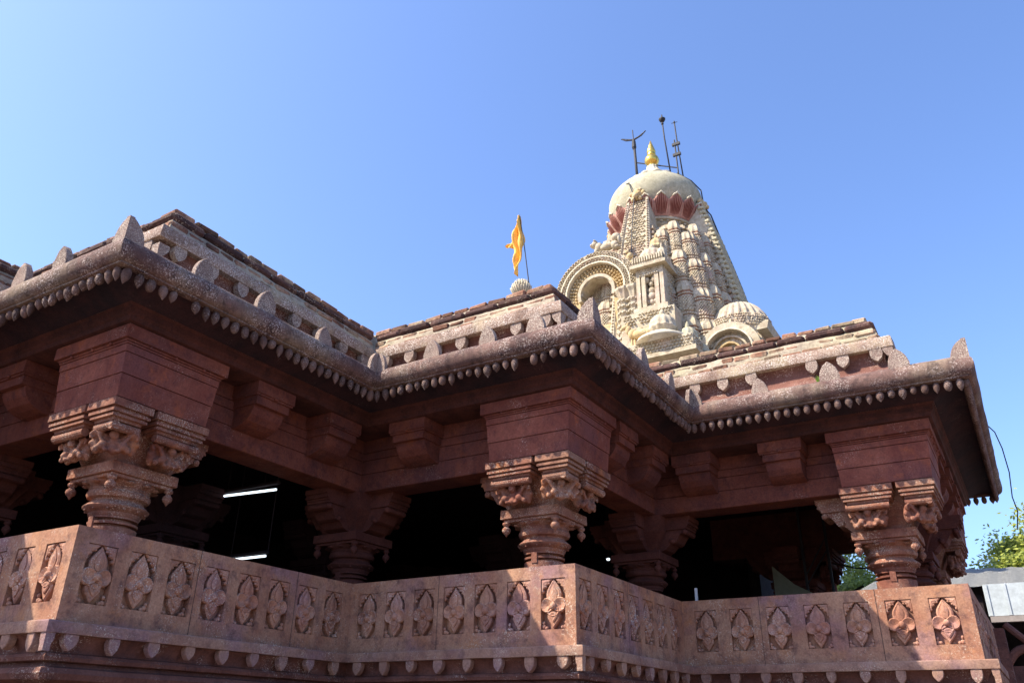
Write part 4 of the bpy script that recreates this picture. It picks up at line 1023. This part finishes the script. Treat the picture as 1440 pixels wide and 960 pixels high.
# ---- small white lotus finial and flag behind the middle roof edge
bm = bmesh.new()
for lay in range(6):
    ph = lay * .26; n_ = max(4, int(24 * math.cos(ph))); rr = .135 * math.cos(ph); zz = .15 * math.sin(ph)
    for k in range(n_):
        a = 2 * math.pi * (k + .5 * (lay % 2)) / n_; m3 = Matrix.Rotation(a, 3, 'Z') @ Matrix.Rotation(.55 - ph * .35, 3, 'Y'); ellipsoid(bm, (-5.43 + rr * math.cos(a), 9.0 + rr * math.sin(a), 5.88 + zz), (.012, .017, .055 + random.uniform(-.01, .015)), m3, n=6, m=6)
lathe(bm, (-5.43, 9.0, 5.0), [(.10, 0), (.10, .7), (.08, .78), (.12, .86), (.12, .9), (.07, .98), (0, 1.0)], 20)
setp(obj('roof_finial', bm, M['petal_rim'], smooth=True), 'small white lotus-petalled finial rising behind the brick roof edge beside the flagpole', 'finial')
t = empty('flagpole', (-5.27, 9.0, 5.0), label='thin flagpole with a limp saffron flag on the middle roof', cat='flag')
bm = bmesh.new(); tube(bm, [(-5.265, 9, 5.0), (-5.29, 9, 5.9), (-5.39, 9, 6.7), (-5.48, 9, 7.28)], .011, 8, .006); obj('pole', bm, M['iron'], t, smooth=True)
# flag: folded cloth hanging from the pole
def flag():
    bm = bmesh.new(); rows = 26; colsn = 12
    # left silhouette and right silhouette (x offset) against height
    Lf = [(7.26, -5.485), (7.05, -5.525), (6.86, -5.565), (6.74, -5.575), (6.66, -5.555), (6.56, -5.54), (6.43, -5.575), (6.36, -5.57), (6.28, -5.54), (6.20, -5.535)]
    Rt = [(7.26, -5.475), (7.1, -5.455), (6.9, -5.42), (6.7, -5.405), (6.55, -5.42), (6.48, -5.435), (6.40, -5.445), (6.33, -5.47), (6.26, -5.50), (6.20, -5.53)]
    f_ = lambda T, z: next((xb + (xa - xb) * (z - zb) / (za - zb) for (za, xa), (zb, xb) in zip(T, T[1:]) if z >= zb - 1e-6), T[-1][1])
    g = []
    for a in range(rows + 1):
        z = 7.26 - (7.26 - 6.20) * a / rows; row = []
        for b in range(colsn + 1):
            u = b / colsn; x = f_(Rt, z) + (f_(Lf, z) - f_(Rt, z)) * 1.25 * (1 - u)
            row.append(bm.verts.new((x, 9.0 + .045 * math.sin(u * 11 + z * 5) * min(1, a / 4) + .03 * math.sin(z * 17 + u * 5), z)))
        g.append(row)
    for a in range(rows):
        for b in range(colsn): bm.faces.new((g[a][b], g[a][b + 1], g[a + 1][b + 1], g[a + 1][b]))
    # side tongue of the swallow-tailed pennant
    g = []
    for a in range(9):
        t_ = a / 8; row = []
        for b in range(7):
            v = b / 6; x = -5.55 - .175 * t_; z = 6.70 + (6.90 - 6.70) * v * (1 - t_) ** .9 + t_ * (.06 if True else 0) - .02 * math.sin(t_ * 3)
            row.append(bm.verts.new((x, 9.0 + .03 * math.sin(t_ * 7 + v * 5), z)))
        g.append(row)
    for a in range(8):
        for b in range(6): bm.faces.new((g[a][b], g[a][b + 1], g[a + 1][b + 1], g[a + 1][b]))
    bmesh.ops.remove_doubles(bm, verts=bm.verts[:], dist=.001)
    bmesh.ops.solidify(bm, geom=bm.faces[:], thickness=.004)
    return bm
obj('flag', flag(), M['flag'], t, smooth=True, recalc=False)

# ------------------------------------------------------------------ trees
def tree(name, base, crown, rad, label, nleaf, seed, leaf=.11):
    rnd = random.Random(seed); t = empty(name, base, label=label, cat='tree', group='trees behind the hall')
    bm = bmesh.new(); base = Vector(base); crown = Vector(crown); tips = []
    mid = base.lerp(crown, .45) + Vector((.3, .2, 0)); tube(bm, [base, base.lerp(mid, .5), mid], .28, 10, .2)
    for k in range(15):
        d = Vector((rnd.gauss(0, 1), rnd.gauss(0, 1), rnd.gauss(.25, .8))).normalized(); e = crown + Vector((d.x * rad[0], d.y * rad[1], d.z * rad[2])) * rnd.uniform(.6, .95)
        m_ = mid.lerp(e, .5) + Vector((rnd.uniform(-.3, .3), rnd.uniform(-.3, .3), .2)); tube(bm, [mid, m_, e], .10, 6, .015)
        for q in range(4):
            e2 = e + Vector((rnd.gauss(0, .5), rnd.gauss(0, .5), rnd.gauss(0, .45))); tube(bm, [m_.lerp(e, rnd.uniform(.3, .9)), e2], .025, 5, .006); tips.append(e2)
        tips.append(e)
    obj('trunk', bm, M['bark'], t, smooth=True)
    bm = bmesh.new()
    centers = tips + [crown + Vector((rnd.gauss(0, .42) * rad[0], rnd.gauss(0, .42) * rad[1], rnd.gauss(0, .42) * rad[2])) for _ in range(70)]
    per = nleaf // len(centers)
    for c in centers:
        cr_ = rnd.uniform(.28, .62)
        for _ in range(per):
            p = c + Vector((rnd.gauss(0, 1), rnd.gauss(0, 1), rnd.gauss(0, .7))) * cr_ * .55
            a = Vector((rnd.gauss(0, 1), rnd.gauss(0, 1), rnd.gauss(0, .6))).normalized(); b = a.orthogonal().normalized(); s = leaf * rnd.uniform(.6, 1.2)
            bm.faces.new([bm.verts.new(q) for q in (p, p + a * s * .5 + b * s * .3, p + a * s, p + a * s * .5 - b * s * .3)])
    obj('crown', bm, M['leaves'], t, recalc=False)
tree('leafy_tree', (1.8, 28, -1.6), (1.2, 27.5, 3.9), (2.4, 1.8, 1.9), 'yellow-green leafy tree behind the right eave and the metal shed roof', 110000, 3, .14)
tree('leafy_tree', (-3.6, 28, -1.6), (-3.9, 27, 3.1), (1.5, 1.4, 1.5), 'leafy tree seen through the far opening of the hall left of the right pillar', 32000, 5, .12)

# ------------------------------------------------------------------ shed roof at the right
t = empty('shed_roof', (2.5, 22, -1.6), label='pale grey-blue sheet-metal shed roof abutting the hall at the right edge', cat='shed')
def sheet(bm, P, nu, nv, amp, freq):
    g = [[bm.verts.new(P(a / nu, b / nv) + Vector((0, 0, amp * math.sin(a / nu * freq)))) for b in range(nv + 1)] for a in range(nu + 1)]
    for a in range(nu):
        for b in range(nv): bm.faces.new((g[a][b], g[a + 1][b], g[a + 1][b + 1], g[a][b + 1]))
bm = bmesh.new(); sheet(bm, lambda u, v: Vector((-3.0 + 11 * u, 24.6 - 5.3 * v, 3.98 - .06 * u * 5 - 1.18 * v)), 160, 4, .012, 150); bmesh.ops.solidify(bm, geom=bm.faces[:], thickness=.01); obj('roof_sheet', bm, M['sheet'], t)
bm = bmesh.new(); box(bm, -.66, 8, 19.28, 19.31, 2.15, 2.76)
for k in range(0, 26): box(bm, -.64 + k * .33, -.58 + k * .33, 19.262, 19.282, 2.155, 2.755)
obj('fascia_panel', bm, M['sheetp'], t)
bm = bmesh.new(); box(bm, -.64, 8, 19.24, 19.42, 2.03, 2.14); box(bm, -3.0, 8, 24.3, 24.4, 3.6, 3.8); obj('edge_beam', bm, M['steel'], t)
bm = bmesh.new(); box(bm, -3.0, 8, 24.45, 24.6, -1.6, 3.6); box(bm, -.8, -.72, 19.5, 24.45, -1.6, 2.6); obj('added_shade_wall', bm, M['inner'], t)  # added near-black walls stand in for the shade under the roof
for px in (1.2, 5.0):
    bm = bmesh.new(); box(bm, px, px + .14, 19.26, 19.4, -1.6, 2.03); obj('post', bm, M['steel'], t)
bm = bmesh.new(); box(bm, -.9, 8, 16.6, 16.9, -1.6, 1.05)
setp(obj('garden_wall', bm, M['base'], jitter=.01), 'low dark stone wall beneath the shed roof at lower right', 'wall')
# dark arched struts below the shed
bm = bmesh.new(); pts = []
for k in range(13):
    a = R(180 - 100 * k / 12); pts.append((-.10 + .30 * math.cos(a), 12.6, .55 + .45 * math.sin(a)))
tube(bm, pts, .05, 8); tube(bm, [(-.28, 12.6, 1.3), (-.05, 12.6, 1.05), (.15, 12.6, .6), (.25, 12.6, .2)], .045, 8); box(bm, -.42, -.30, 12.55, 12.68, -1.6, 1.25)
setp(obj('arched_bracket', bm, M['base'], jitter=.008), 'dark red arched timber-like bracket under the shed roof at lower right', 'bracket')
bm = bmesh.new(); tube(bm, [(.10, 13.0, 4.05), (.16, 13.0, 3.95), (.20, 13.0, 3.7), (.21, 13.0, 3.35), (.17, 13.0, 3.0), (.19, 13, 2.8), (.13, 13, 2.55)], .008, 6)
setp(obj('dangling_wire', bm, M['cable']), 'thin black wire dangling from the right end of the eave in front of the tree', 'wire')

# ------------------------------------------------------------------ render settings
scene.render.engine = 'CYCLES'
scene.cycles.max_bounces = 6; scene.cycles.diffuse_bounces = 4
